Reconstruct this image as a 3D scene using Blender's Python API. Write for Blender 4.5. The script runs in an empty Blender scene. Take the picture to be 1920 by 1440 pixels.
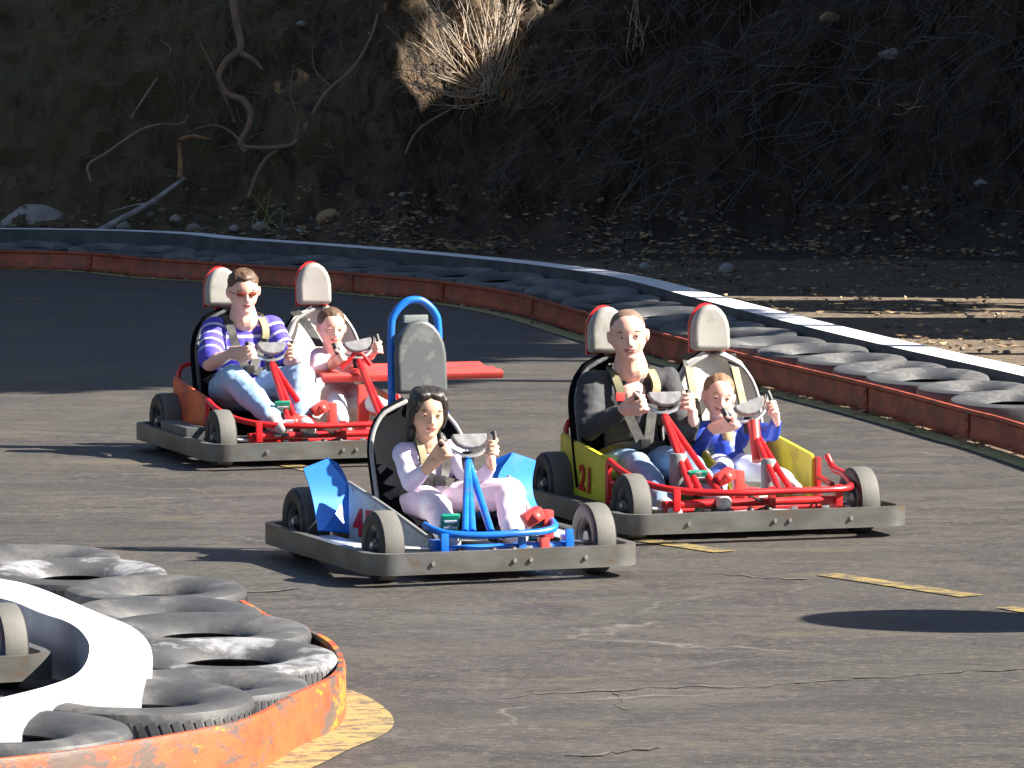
import bpy, bmesh, math, random
import numpy as np
from mathutils import Vector, Matrix, noise, Quaternion
random.seed(7); np.random.seed(7)
S = bpy.context.scene
COL = S.collection
# ---------------------------------------------------------------- camera, sky, sun, exposure
F, H, YH = 9500.0, 2.15, 20.0            # focal length in pixels of the 1920 wide picture, eye height, horizon row
PITCH = math.atan((720-YH)/F)
cam = bpy.data.objects.new('camera', bpy.data.cameras.new('camera')); COL.objects.link(cam)
cam.location = (0, 0, H); cam.rotation_euler = (math.pi/2-PITCH, 0, 0)
cam.data.sensor_width = 36; cam.data.lens = 36*F/1920; cam.data.clip_end = 3000; cam.data.clip_start = 0.5
S.camera = cam
SUN_EL, SUN_AZ = math.radians(38), math.radians(-6)      # azimuth from +X towards +Y
SUN = Vector((math.cos(SUN_EL)*math.cos(SUN_AZ), math.cos(SUN_EL)*math.sin(SUN_AZ), math.sin(SUN_EL)))
W = bpy.data.worlds.new('World'); S.world = W; W.use_nodes = True
nt = W.node_tree; sky = nt.nodes.new('ShaderNodeTexSky'); sky.sky_type = 'NISHITA'; sky.sun_disc = False
sky.sun_elevation = SUN_EL; sky.sun_rotation = math.atan2(SUN.x, SUN.y)
nt.links.new(sky.outputs[0], nt.nodes['Background'].inputs[0]); nt.nodes['Background'].inputs[1].default_value = 0.036
sl = bpy.data.lights.new('sun', 'SUN'); sl.energy = 5.0; sl.angle = math.radians(0.5); sl.color = (1, 0.93, 0.83)
so = bpy.data.objects.new('sun', sl); COL.objects.link(so); so.rotation_euler = (-SUN).to_track_quat('-Z', 'Y').to_euler()
S.view_settings.view_transform = 'Standard'; S.view_settings.look = 'None'
S.view_settings.exposure = 1.85; S.view_settings.gamma = 1.0
# ---------------------------------------------------------------- authoring helpers: rays of the survey pixels
CV = np.array([0, 0, H]); FW = np.array([0, math.cos(PITCH), -math.sin(PITCH)]); UP = np.array([0, math.sin(PITCH), math.cos(PITCH)])
def ray(px, py): return FW*F + np.array([1., 0, 0])*(px-960) + UP*(720-py)
def G(px, py, z=0.0):
    r = ray(px, py); p = CV + r*((z-H)/r[2]); return Vector(p)
def atY(px, py, Y):
    r = ray(px, py); return Vector(CV + r*(Y/r[1]))
class Frame:
    """kart frame: x forward, y to the driver's left, z up"""
    def __init__(s, ox, oy, deg):
        t = math.radians(deg); s.o = np.array([ox, oy, 0.]); s.x = np.array([math.sin(t), -math.cos(t), 0]); s.y = np.array([math.cos(t), math.sin(t), 0])
        s.rz = math.atan2(s.x[1], s.x[0])
    def P(s, px, py, lx):
        r = ray(px, py); t = ((s.o+s.x*lx-CV)@s.x)/(r@s.x); p = CV+r*t-s.o
        return Vector((float(p@s.x), float(p@s.y), float(p[2])))
def place(cpx, cpy, lx, ly, deg):
    k = Frame(0, 0, deg); g = np.array(G(cpx, cpy)); o = g-k.x*lx-k.y*ly; return Frame(o[0], o[1], deg)
# ---------------------------------------------------------------- object helpers
def tag(o, label=None, cat=None, group=None, kind=None):
    if label: o['label'] = label
    if cat: o['category'] = cat
    if group: o['group'] = group
    if kind: o['kind'] = kind
    return o
def thing(name, loc, rz=0, label=None, cat=None, group=None):
    o = bpy.data.objects.new(name, None); COL.objects.link(o); o.empty_display_size = 0.1
    o.location = loc; o.rotation_euler = (0, 0, rz); return tag(o, label, cat, group)
def copy_tree(o, parent=None):
    c = o.copy(); COL.objects.link(c)
    if parent is not None: c.parent = parent
    for ch in list(o.children): copy_tree(ch, c)
    return c
def V(p): return Vector(p)
def smooth_path(pts, n=5):
    pts = [V(p) for p in pts]
    if len(pts) < 3 or n < 2: return pts
    P = [pts[0]*2-pts[1]]+pts+[pts[-1]*2-pts[-2]]; out = []
    for i in range(1, len(P)-2):
        for k in range(n):
            t = k/n; a, b, c, d = P[i-1], P[i], P[i+1], P[i+2]
            out.append(0.5*((2*b)+(c-a)*t+(2*a-5*b+4*c-d)*t*t+(3*b-a-3*c+d)*t**3))
    out.append(pts[-1]); return out
def lerp_list(L, n):
    if not isinstance(L, (list, tuple)): return [L]*n
    return [float(np.interp(i/(n-1)*(len(L)-1), range(len(L)), L)) for i in range(n)]
class MB:
    def __init__(s): s.v = []; s.f = []; s.m = []; s.mi = 0
    def add(s, vs, fs):
        b = len(s.v); s.v += [tuple(v) for v in vs]; s.f += [tuple(b+i for i in f) for f in fs]; s.m += [s.mi]*len(fs)
    def box(s, c, size, R=None, bev=0):
        c = V(c); hx, hy, hz = size[0]/2, size[1]/2, size[2]/2
        if bev <= 0:
            vs = [Vector((x*hx, y*hy, z*hz)) for x in (-1, 1) for y in (-1, 1) for z in (-1, 1)]
            fs = [(0, 1, 3, 2), (4, 6, 7, 5), (0, 4, 5, 1), (2, 3, 7, 6), (0, 2, 6, 4), (1, 5, 7, 3)]
        else:
            bm = bmesh.new(); bmesh.ops.create_cube(bm, size=1)
            for v in bm.verts: v.co = Vector((v.co.x*size[0], v.co.y*size[1], v.co.z*size[2]))
            bmesh.ops.bevel(bm, geom=bm.edges[:], offset=bev, segments=2, affect='EDGES', profile=0.7)
            bm.verts.index_update(); vs = [v.co.copy() for v in bm.verts]; fs = [tuple(v.index for v in f.verts) for f in bm.faces]; bm.free()
        if R is not None: vs = [R @ v for v in vs]
        s.add([v+c for v in vs], fs); return s
    def tube(s, pts, r, seg=8, n=5, closed=False, flat=None):
        P = smooth_path(pts, n) if not closed else [V(p) for p in pts]
        N = len(P); R = lerp_list(r, N); rings = []; up = None
        for i in range(N):
            if closed: t = (P[(i+1) % N]-P[i-1])
            else: t = P[min(i+1, N-1)]-P[max(i-1, 0)]
            if t.length < 1e-9: t = Vector((0, 0, 1))
            t.normalize()
            if up is None:
                up = Vector((0, 0, 1)) if abs(t.z) < .9 else Vector((1, 0, 0))
            u = up-t*up.dot(t); u.normalize(); w = t.cross(u); up = u
            fl = flat or (1, 1)
            rings.append([P[i]+u*(R[i]*fl[0]*math.cos(a))+w*(R[i]*fl[1]*math.sin(a)) for a in [2*math.pi*k/seg for k in range(seg)]])
        vs = [v for r_ in rings for v in r_]; fs = []
        M = N if closed else N-1
        for i in range(M):
            j = (i+1) % N
            for k in range(seg):
                k2 = (k+1) % seg; fs.append((i*seg+k, i*seg+k2, j*seg+k2, j*seg+k))
        if not closed: fs.append(tuple(range(seg-1, -1, -1))); fs.append(tuple((N-1)*seg+k for k in range(seg)))
        s.add(vs, fs); return s
    def ribbon(s, pts, w, th, n=5, upv=(1, 0, 0)):
        """flat strap along pts: width across, thickness along the normal nearest to upv"""
        P = smooth_path(pts, n); vs = []; fs = []; N = len(P)
        for i in range(N):
            t = (P[min(i+1, N-1)]-P[max(i-1, 0)]).normalized(); nn = V(upv); nn = (nn-t*nn.dot(t)).normalized(); a = t.cross(nn)
            for sx, sn in ((-1, 0), (1, 0), (1, 1), (-1, 1)): vs.append(P[i]+a*(sx*w/2)+nn*(sn*th))
        for i in range(N-1):
            for k in range(4): k2 = (k+1) % 4; fs.append((i*4+k, i*4+k2, i*4+4+k2, i*4+4+k))
        fs.append((3, 2, 1, 0)); fs.append(tuple((N-1)*4+k for k in range(4)))
        s.add(vs, fs); return s
    def lathe(s, prof, c=(0, 0, 0), axis='z', seg=24, closed=False, R=None):
        vs = []; n = len(prof); c = V(c)
        for k in range(seg):
            a = 2*math.pi*k/seg
            for (r, h) in prof:
                p = (r*math.cos(a), r*math.sin(a), h)
                if axis == 'y': p = (p[0], p[2], p[1])
                elif axis == 'x': p = (p[2], p[0], p[1])
                p = V(p); 
                if R is not None: p = R @ p
                vs.append(p+c)
        fs = []; m = n if closed else n-1
        for k in range(seg):
            k2 = (k+1) % seg
            for i in range(m):
                j = (i+1) % n; fs.append((k*n+i, k2*n+i, k2*n+j, k*n+j))
        s.add(vs, fs); return s
    def ell(s, c, r, seg=14, rings=9, R=None, nz=0, seed=0):
        vs = []; fs = []; c = V(c)
        for i in range(rings+1):
            th = math.pi*i/rings
            for k in range(seg):
                a = 2*math.pi*k/seg; p = Vector((math.sin(th)*math.cos(a), math.sin(th)*math.sin(a), math.cos(th)))
                f = 1+nz*noise.noise(p*1.7+Vector((seed, seed*2, 0))) if nz else 1
                p = Vector((p.x*r[0]*f, p.y*r[1]*f, p.z*r[2]*f))
                if R is not None: p = R @ p
                vs.append(c+p)
        for i in range(rings):
            for k in range(seg): k2 = (k+1) % seg; fs.append((i*seg+k, (i+1)*seg+k, (i+1)*seg+k2, i*seg+k2))
        s.add(vs, fs); return s
    def cap(s, p0, r0, p1, r1, seg=12):
        """closed tapered capsule"""
        p0, p1 = V(p0), V(p1); d = p1-p0; L = d.length
        if L < 1e-6: return s.ell(p0, (r0, r0, r0))
        t = d/L; u = t.orthogonal().normalized(); w = t.cross(u); vs = []; fs = []; rows = []
        for i in range(6): a = math.pi/2*(i/5); rows.append((p0-t*(r0*math.cos(a)), max(r0*math.sin(a), 1e-4)))
        for i in range(6): a = math.pi/2*(i/5); rows.append((p1+t*(r1*math.sin(a)), max(r1*math.cos(a), 1e-4)))
        for c, r in rows:
            for k in range(seg): a = 2*math.pi*k/seg; vs.append(c+u*(r*math.cos(a))+w*(r*math.sin(a)))
        for i in range(len(rows)-1):
            for k in range(seg): k2 = (k+1) % seg; fs.append((i*seg+k, i*seg+k2, (i+1)*seg+k2, (i+1)*seg+k))
        s.add(vs, fs); return s
    def prism(s, poly, off):
        """closed solid: polygon (3D points) extruded by vector off"""
        n = len(poly); off = V(off); vs = [V(p) for p in poly]+[V(p)+off for p in poly]
        fs = [tuple(range(n)), tuple(range(2*n-1, n-1, -1))]+[(i, (i+1) % n+0, (i+1) % n+n, i+n) for i in range(n)]
        s.add(vs, fs); return s
    def sheet(s, rows, th, back=None):
        """grid of points with thickness th along the local normal"""
        R = len(rows); Cc = len(rows[0]); P = [[V(p) for p in r] for r in rows]; vs = []; fs = []
        def nrm(i, j):
            a = P[min(i+1, R-1)][j]-P[max(i-1, 0)][j]; b = P[i][min(j+1, Cc-1)]-P[i][max(j-1, 0)]; n_ = a.cross(b)
            return n_.normalized() if n_.length > 1e-12 else Vector((0, 0, 1))
        for k in (0, 1):
            for i in range(R):
                for j in range(Cc): vs.append(P[i][j]+nrm(i, j)*(th*k))
        o = R*Cc; ix = lambda i, j, k: k*o+i*Cc+j
        for i in range(R-1):
            for j in range(Cc-1):
                fs.append((ix(i, j, 0), ix(i, j+1, 0), ix(i+1, j+1, 0), ix(i+1, j, 0))); fs.append((ix(i, j, 1), ix(i+1, j, 1), ix(i+1, j+1, 1), ix(i, j+1, 1)))
        for i in range(R-1): fs.append((ix(i, 0, 0), ix(i+1, 0, 0), ix(i+1, 0, 1), ix(i, 0, 1))); fs.append((ix(i, Cc-1, 0), ix(i, Cc-1, 1), ix(i+1, Cc-1, 1), ix(i+1, Cc-1, 0)))
        for j in range(Cc-1): fs.append((ix(0, j, 0), ix(0, j, 1), ix(0, j+1, 1), ix(0, j+1, 0))); fs.append((ix(R-1, j, 0), ix(R-1, j+1, 0), ix(R-1, j+1, 1), ix(R-1, j, 1)))
        s.add(vs, fs); return s
    def build(s, name, mats, parent=None, smooth=True, loc=None, fixn=True):
        me = bpy.data.meshes.new(name); me.from_pydata([tuple(v) for v in s.v], [], s.f); me.update()
        for m in (mats if isinstance(mats, (list, tuple)) else [mats]): me.materials.append(m)
        if len(me.materials) > 1: me.polygons.foreach_set('material_index', s.m)
        if fixn:
            bm = bmesh.new(); bm.from_mesh(me); bmesh.ops.recalc_face_normals(bm, faces=bm.faces[:]); bm.to_mesh(me); bm.free()
        if smooth:
            me.polygons.foreach_set('use_smooth', [True]*len(me.polygons))
            try: me.set_sharp_from_angle(angle=math.radians(38))
            except Exception: pass
        o = bpy.data.objects.new(name, me); COL.objects.link(o)
        if parent is not None: o.parent = parent
        if loc is not None: o.location = loc
        return o
def top(o, origin):
    """move the mesh origin to a point at the thing's base without moving the thing"""
    origin = V(origin); o.data.transform(Matrix.Translation(-origin)); o.location = origin; return o
# ---------------------------------------------------------------- materials
def mat(name, col, rough=0.6, metal=0.0, col2=None, scale=8.0, stretch=(1, 1, 1), var=0.25, bump=0.0, bscale=None, dirt=None, dscale=3.0, damt=0.5, spec=0.5, coat=0.0, detail=6, contrast=(0.35, 0.65), sub=0, tr=0):
    m = bpy.data.materials.new(name); m.use_nodes = True; n = m.node_tree.nodes; L = m.node_tree.links
    b = n['Principled BSDF']; b.inputs['Roughness'].default_value = rough; b.inputs['Metallic'].default_value = metal
    b.inputs['Specular IOR Level'].default_value = spec; b.inputs['Coat Weight'].default_value = coat
    if sub: b.inputs['Subsurface Weight'].default_value = sub; b.inputs['Subsurface Radius'].default_value = (1, .35, .2); b.inputs['Subsurface Scale'].default_value = 0.006
    tc = n.new('ShaderNodeTexCoord'); mp = n.new('ShaderNodeMapping'); L.new(tc.outputs['Object'], mp.inputs[0]); mp.inputs['Scale'].default_value = stretch
    nz = n.new('ShaderNodeTexNoise'); nz.inputs['Scale'].default_value = scale; nz.inputs['Detail'].default_value = detail; L.new(mp.outputs[0], nz.inputs[0])
    mr = n.new('ShaderNodeMapRange'); mr.inputs[1].default_value = contrast[0]; mr.inputs[2].default_value = contrast[1]; L.new(nz.outputs[0], mr.inputs[0])
    mx = n.new('ShaderNodeMix'); mx.data_type = 'RGBA'; L.new(mr.outputs[0], mx.inputs[0])
    c = tuple(col)+(1,); c2 = (tuple(col2)+(1,)) if col2 else tuple(x*(1-var) for x in col)+(1,)
    mx.inputs[6].default_value = c; mx.inputs[7].default_value = c2; out = mx.outputs[2]
    if dirt:
        nd = n.new('ShaderNodeTexNoise'); nd.inputs['Scale'].default_value = dscale; nd.inputs['Detail'].default_value = 8; nd.inputs['Roughness'].default_value = .65; L.new(mp.outputs[0], nd.inputs[0])
        r2 = n.new('ShaderNodeMapRange'); r2.inputs[1].default_value = 0.53; r2.inputs[2].default_value = 0.62; r2.inputs[4].default_value = damt; L.new(nd.outputs[0], r2.inputs[0])
        m2 = n.new('ShaderNodeMix'); m2.data_type = 'RGBA'; L.new(r2.outputs[0], m2.inputs[0]); L.new(out, m2.inputs[6]); m2.inputs[7].default_value = tuple(dirt)+(1,); out = m2.outputs[2]
    L.new(out, b.inputs['Base Color'])
    if bump:
        nb = n.new('ShaderNodeTexNoise'); nb.inputs['Scale'].default_value = bscale or scale*3; nb.inputs['Detail'].default_value = 8; L.new(mp.outputs[0], nb.inputs[0])
        bp = n.new('ShaderNodeBump'); bp.inputs['Strength'].default_value = 1; bp.inputs['Distance'].default_value = bump; L.new(nb.outputs[0], bp.inputs['Height']); L.new(bp.outputs[0], b.inputs['Normal'])
    return m
M = {}
M['blue'] = mat('blue_paint', (.01, .17, .72), .32, var=.35, dirt=(.08, .1, .14), dscale=9, damt=.35)
M['blue_sheet'] = mat('blue_fibreglass', (.03, .24, .85), .4, var=.15, scale=4, dirt=(.2, .3, .5), dscale=6, damt=.25)
M['red'] = mat('red_paint', (.62, .016, .02), .32, var=.3, dirt=(.14, .05, .04), dscale=9, damt=.4)
M['red_light'] = mat('faded_red_plastic', (.75, .07, .06), .42, var=.25, dirt=(.3, .08, .06), dscale=9, damt=.4)
M['white'] = mat('white_panel', (.62, .64, .68), .45, var=.12, dirt=(.3, .3, .32), dscale=7, damt=.5)
M['yellow'] = mat('yellow_panel', (.72, .66, .04), .42, col2=(.62, .5, .04), scale=3, dirt=(.25, .2, .06), dscale=8, damt=.4)
M['orange'] = mat('orange_panel', (.88, .18, .05), .45, col2=(.7, .1, .04), scale=4, dirt=(.2, .08, .05), dscale=7, damt=.5)
M['black'] = mat('black_plastic', (.018, .018, .02), .45, var=.3, bump=.0008, bscale=60)
M['greypad'] = mat('grey_vinyl', (.075, .083, .088), .5, var=.3, scale=5, dirt=(.2, .2, .19), dscale=10, damt=.4, bump=.0006, bscale=90)
M['hub'] = mat('grey_foam_pad', (.2, .2, .21), .8, var=.35, scale=30, bump=.001, bscale=120)
M['cream'] = mat('cream_vinyl', (.6, .585, .53), .45, col2=(.5, .48, .43), scale=5, dirt=(.27, .25, .2), dscale=7, damt=.55, bump=.0006, bscale=60)
M['piping'] = mat('light_piping', (.3, .3, .3), .45, var=.3); M['headrest'] = mat('grey_headrest_vinyl', (.34, .335, .31), .45, col2=(.27, .26, .24), scale=5, dirt=(.16, .15, .12), dscale=7, damt=.5, bump=.0006, bscale=60)
M['seatblack'] = mat('black_seat', (.005, .0055, .008), .9, spec=.1, var=.3, bump=.001, bscale=40)
M['bumper'] = mat('worn_steel', (.16, .162, .155), .42, .45, col2=(.1, .098, .088), scale=5, stretch=(1, 1, 2), dirt=(.13, .085, .05), dscale=6, damt=.7, bump=.0006, bscale=30)
M['bumper_in'] = mat('dark_rubber', (.03, .03, .03), .8, var=.4)
M['steel'] = mat('bright_steel', (.62, .62, .62), .28, .9, var=.2)
M['alu'] = mat('scuffed_plate', (.55, .58, .64), .4, .3, var=.25, dirt=(.2, .2, .2), dscale=12, damt=.6)
M['tread'] = mat('dusty_slick_rubber', (.088, .087, .08), .75, col2=(.13, .127, .112), scale=6, bump=.0007, bscale=60)
M['sidewall'] = mat('tyre_sidewall', (.025, .025, .025), .6, var=.3, dirt=(.1, .09, .07), dscale=20, damt=.5)
M['rim'] = mat('dark_grey_rim', (.1, .105, .12), .35, .5, var=.3, dirt=(.3, .3, .3), dscale=20, damt=.4)
M['green'] = mat('green_pedal_paint', (.0, .22, .14), .45, var=.3, dirt=(.5, .5, .45), dscale=25, damt=.5)
M['canister'] = mat('grey_plastic', (.2, .23, .23), .5, var=.2)
M['belt'] = mat('black_webbing', (.03, .03, .033), .7, col2=(.07, .07, .06), scale=40, bump=.0005, bscale=200)
M['beltpad'] = mat('tan_pad', (.42, .36, .2), .8, var=.45, scale=14)
M['tyre'] = mat('old_tyre', (.035, .037, .04), .6, col2=(.07, .07, .074), scale=5, dirt=(.15, .145, .13), dscale=5, damt=.4, bump=.002, bscale=40)
M['tyre_dusty'] = mat('dusty_old_tyre', (.038, .041, .047), .6, col2=(.075, .076, .08), scale=3, dirt=(.17, .165, .155), dscale=4, damt=.6, bump=.002, bscale=40); M['tyre_paint'] = mat('old_tyre_splashed', (.035, .037, .04), .6, col2=(.07, .07, .074), scale=5, dirt=(.4, .41, .43), dscale=4, damt=.55, bump=.002, bscale=40)
M['rock'] = mat('rock', (.26, .25, .23), .9, col2=(.13, .12, .1), scale=5, bump=.01, bscale=14)
M['bark'] = mat('bark', (.2, .16, .11), .9, col2=(.28, .23, .17), scale=10, bump=.004, bscale=40)
M['barkred'] = mat('reddish_bark', (.24, .14, .085), .9, col2=(.17, .13, .1), scale=10, bump=.004, bscale=40)
M['twig'] = mat('dry_twigs', (.13, .12, .105), .9, col2=(.07, .06, .05), scale=3)
M['twigpale'] = mat('pale_twigs', (.5, .43, .34), .85, col2=(.36, .27, .19), scale=9)
M['deadwood'] = mat('grey_deadwood', (.36, .36, .36), .9, col2=(.2, .19, .18), scale=12, bump=.003, bscale=50)
M['tanwood'] = mat('tan_broken_wood', (.34, .2, .09), .9, col2=(.18, .1, .05), scale=12, bump=.003, bscale=50)
M['leaf'] = mat('evergreen_leaf', (.05, .08, .03), .6, col2=(.03, .05, .02), scale=1.5)
M['grass'] = mat('dry_grass', (.42, .27, .13), .9, col2=(.3, .17, .07), scale=5)
def mix_col(n, L, fac, a, b):
    mx = n.new('ShaderNodeMix'); mx.data_type = 'RGBA'; L.new(fac, mx.inputs[0])
    for i, v in ((6, a), (7, b)):
        if isinstance(v, tuple): mx.inputs[i].default_value = v+(1,)
        else: L.new(v, mx.inputs[i])
    return mx.outputs[2]
def rng(n, L, src, a, b, lo=0.0, hi=1.0):
    r = n.new('ShaderNodeMapRange'); r.inputs[1].default_value = a; r.inputs[2].default_value = b; r.inputs[3].default_value = lo; r.inputs[4].default_value = hi; L.new(src, r.inputs[0]); return r.outputs[0]
def nodemat(name, rough=.8):
    m = bpy.data.materials.new(name); m.use_nodes = True; n = m.node_tree.nodes; L = m.node_tree.links
    b = n['Principled BSDF']; b.inputs['Roughness'].default_value = rough; tc = n.new('ShaderNodeTexCoord'); return m, n, L, b, tc.outputs['Object']
def noise_n(n, L, co, scale, detail=6, rough=.55, stretch=None, dist=0):
    if stretch:
        mp = n.new('ShaderNodeMapping'); mp.inputs['Scale'].default_value = stretch; L.new(co, mp.inputs[0]); co = mp.outputs[0]
    z = n.new('ShaderNodeTexNoise'); z.inputs['Scale'].default_value = scale; z.inputs['Detail'].default_value = detail; z.inputs['Roughness'].default_value = rough; z.inputs['Distortion'].default_value = dist; L.new(co, z.inputs[0]); return z.outputs[0]
def bump_n(n, L, b, h, dist):
    bp = n.new('ShaderNodeBump'); bp.inputs['Distance'].default_value = dist; L.new(h, bp.inputs['Height']); L.new(bp.outputs[0], b.inputs['Normal'])
def asphalt():
    m, n, L, b, co = nodemat('asphalt', .58)
    a = noise_n(n, L, co, 1.1, 8, .6, (1, .8, 1)); c = mix_col(n, L, rng(n, L, a, .35, .68), (.043, .038, .035), (.073, .065, .058))
    st = noise_n(n, L, co, 1.0, 10, .68, (1.8, 3.4, 1), 1.2); c = mix_col(n, L, rng(n, L, st, .44, .6), c, (.026, .024, .023))
    st2 = noise_n(n, L, co, 1.7, 9, .7, (2, 4.4, 1), 1.2); c = mix_col(n, L, rng(n, L, st2, .58, .7, 0, .5), c, (.15, .13, .105))
    hu = noise_n(n, L, co, .7, 4, .5, (1, 1, 1)); c = mix_col(n, L, rng(n, L, hu, .52, .66, 0, .45), c, (.042, .046, .038)); hv = noise_n(n, L, co, 22, 8, .75, (1, 2.2, 1)); c = mix_col(n, L, rng(n, L, hv, .53, .64, 0, .85), c, (.15, .128, .105)); c = mix_col(n, L, rng(n, L, hv, .34, .47, .75, 0), c, (.018, .017, .016))
    oc = noise_n(n, L, co, 1.3, 8, .7, (1, 2.5, 1), .6); c = mix_col(n, L, rng(n, L, oc, .56, .68, 0, .6), c, (.105, .088, .05)); rb = noise_n(n, L, co, .5, 5, .6, (.5, 2, 1), .8); c = mix_col(n, L, rng(n, L, rb, .55, .66, 0, .5), c, (.028, .026, .025))
    fine = noise_n(n, L, co, 160, 3); c = mix_col(n, L, rng(n, L, fine, .4, .7, 0, .4), c, (.12, .11, .1))
    vo = n.new('ShaderNodeTexVoronoi'); vo.feature = 'DISTANCE_TO_EDGE'; vo.inputs['Scale'].default_value = .55
    mp = n.new('ShaderNodeMapping'); mp.inputs['Scale'].default_value = (.45, 1.3, 1); L.new(co, mp.inputs[0])
    wv = n.new('ShaderNodeTexNoise'); wv.inputs['Scale'].default_value = 3; wv.inputs['Detail'].default_value = 6; L.new(co, wv.inputs[0])
    va = n.new('ShaderNodeVectorMath'); va.operation = 'MULTIPLY_ADD'; L.new(wv.outputs[1], va.inputs[0]); va.inputs[1].default_value = (.35, .35, 0); L.new(mp.outputs[0], va.inputs[2]); L.new(va.outputs[0], vo.inputs[0])
    lm = noise_n(n, L, co, .8, 3)
    ml = n.new('ShaderNodeMath'); ml.operation = 'MULTIPLY'; L.new(rng(n, L, vo.outputs[0], .001, .005, .3, 0), ml.inputs[0]); L.new(rng(n, L, lm, .5, .62), ml.inputs[1])
    c = mix_col(n, L, ml.outputs[0], c, (.27, .25, .22))
    L.new(c, b.inputs['Base Color']); bump_n(n, L, b, fine, .002); b.inputs['Specular IOR Level'].default_value = .35; return m
def dirt():
    m, n, L, b, co = nodemat('dirt', .95)
    a = noise_n(n, L, co, .9, 8, .6); c = mix_col(n, L, rng(n, L, a, .35, .65), (.07, .055, .042), (.15, .11, .075))
    f = noise_n(n, L, co, 14, 8, .7); c = mix_col(n, L, rng(n, L, f, .5, .62, 0, .8), c, (.26, .19, .11)); c = mix_col(n, L, rng(n, L, f, .3, .42, .8, 0), c, (.03, .026, .022))
    L.new(c, b.inputs['Base Color']); bump_n(n, L, b, f, .03); return m
def bank():
    m, n, L, b, co = nodemat('bank_soil', .95)
    a = noise_n(n, L, co, .8, 8, .6); c = mix_col(n, L, rng(n, L, a, .35, .65), (.075, .048, .028), (.12, .085, .048))
    st = noise_n(n, L, co, 3, 8, .65, (2.2, 2.2, .7), .5); c = mix_col(n, L, rng(n, L, st, .47, .6, 0, .85), c, (.022, .018, .015))
    f = noise_n(n, L, co, 18, 8, .7); c = mix_col(n, L, rng(n, L, f, .55, .66, 0, .8), c, (.2, .14, .085)); f2 = noise_n(n, L, co, 60, 6, .7); c = mix_col(n, L, rng(n, L, f2, .56, .7, 0, .7), c, (.2, .16, .11))
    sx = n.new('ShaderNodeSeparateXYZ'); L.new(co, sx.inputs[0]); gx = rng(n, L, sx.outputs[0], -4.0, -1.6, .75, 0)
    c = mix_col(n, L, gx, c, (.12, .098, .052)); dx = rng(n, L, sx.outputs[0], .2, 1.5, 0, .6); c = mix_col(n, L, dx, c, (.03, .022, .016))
    L.new(c, b.inputs['Base Color']); bump_n(n, L, b, f, .04); return m
def band_mat(name, base, alt, chip, c_amt, yl=None):
    m, n, L, b, co = nodemat(name, .5)
    a = noise_n(n, L, co, 4.5, 8, .65, (1, 1, 1.6)); c = mix_col(n, L, rng(n, L, a, .42, .6), base, alt)
    if yl: z = noise_n(n, L, co, 3.2, 7, .7, (1.0, 1.0, 2.2), .4); c = mix_col(n, L, rng(n, L, z, .53, .57, 0, .9), c, yl)
    k = noise_n(n, L, co, 5.5, 10, .72, (1, 1, 2), .3); c = mix_col(n, L, rng(n, L, k, .51, .55, 0, c_amt), c, chip)
    L.new(c, b.inputs['Base Color']); bump_n(n, L, b, k, .004); return m
def white_wall():
    m, n, L, b, co = nodemat('white_painted_concrete', .6)
    a = noise_n(n, L, co, 6, 8, .65); c = mix_col(n, L, rng(n, L, a, .35, .7), (.82, .83, .85), (.6, .62, .66)); k = noise_n(n, L, co, 3, 9, .7); c = mix_col(n, L, rng(n, L, k, .62, .68, 0, .6), c, (.3, .3, .29))
    L.new(c, b.inputs['Base Color']); bump_n(n, L, b, a, .004); return m
def wall_side(): return mat('grey_concrete', (.3, .32, .35), .8, col2=(.22, .23, .25), scale=8, bump=.003)
def worn_paint(name, col, thr, under=(.08, .07, .06)):
    m, n, L, b, co = nodemat(name, .6)
    k = noise_n(n, L, co, 9, 10, .8, (1, 1.8, 1), .3); c = mix_col(n, L, rng(n, L, k, thr, thr+.09), col, under); L.new(c, b.inputs['Base Color']); return m
M['asphalt'] = asphalt(); M['dirt'] = dirt(); M['bank'] = bank(); M['wall'] = white_wall(); M['wallside'] = wall_side()
M['band_far'] = band_mat('rusty_red_steel', (.42, .085, .04), (.28, .05, .028), (.14, .05, .03), .6)
M['band_near'] = band_mat('peeling_orange_paint', (.46, .085, .025), (.36, .05, .02), (.085, .068, .056), .95, (.55, .2, .02))
M['walldark'] = mat('dark_grey_concrete', (.09, .095, .105), .85, col2=(.05, .053, .06), scale=6); M['yline'] = worn_paint('worn_yellow_line', (.26, .19, .06), .46, (.07, .062, .053)); M['yline_edge'] = worn_paint('mossy_yellow_line', (.34, .31, .1), .5, (.06, .07, .035)); M['ycres'] = worn_paint('yellow_kerb_paint', (.3, .225, .085), .48)  # walldark: outer wall sides, darker than the white top
# ---------------------------------------------------------------- ground, track, barriers
def offset_line(P, d):
    out = []
    for i in range(len(P)):
        t = (P[min(i+1, len(P)-1)]-P[max(i-1, 0)]); t.z = 0; t.normalize(); out.append(P[i]+Vector((-t.y, t.x, 0))*d)
    return out
def resample(P, step):
    out = [P[0].copy()]; acc = 0
    for i in range(len(P)-1):
        a, b = P[i], P[i+1]; L = (b-a).length; t = step-acc
        while t <= L: out.append(a+(b-a)*(t/L)); t += step
        acc = L-(t-step)
    return out
OUT = [Vector((-14, 40.5, 0)), Vector((-9, 42, 0))]+[G(*p) for p in [(0, 504), (292, 521), (520, 537), (700, 553), (830, 567), (966, 590), (1098, 629), (1260, 677), (1432, 724), (1650, 779), (1815, 826), (1916, 855)]]+[Vector((3.1, 20.5, 0)), Vector((4.0, 16.5, 0)), Vector((4.6, 11, 0)), Vector((5.0, 4, 0)), Vector((5.2, -8, 0))]
OUT = smooth_path(OUT, 8)
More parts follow.
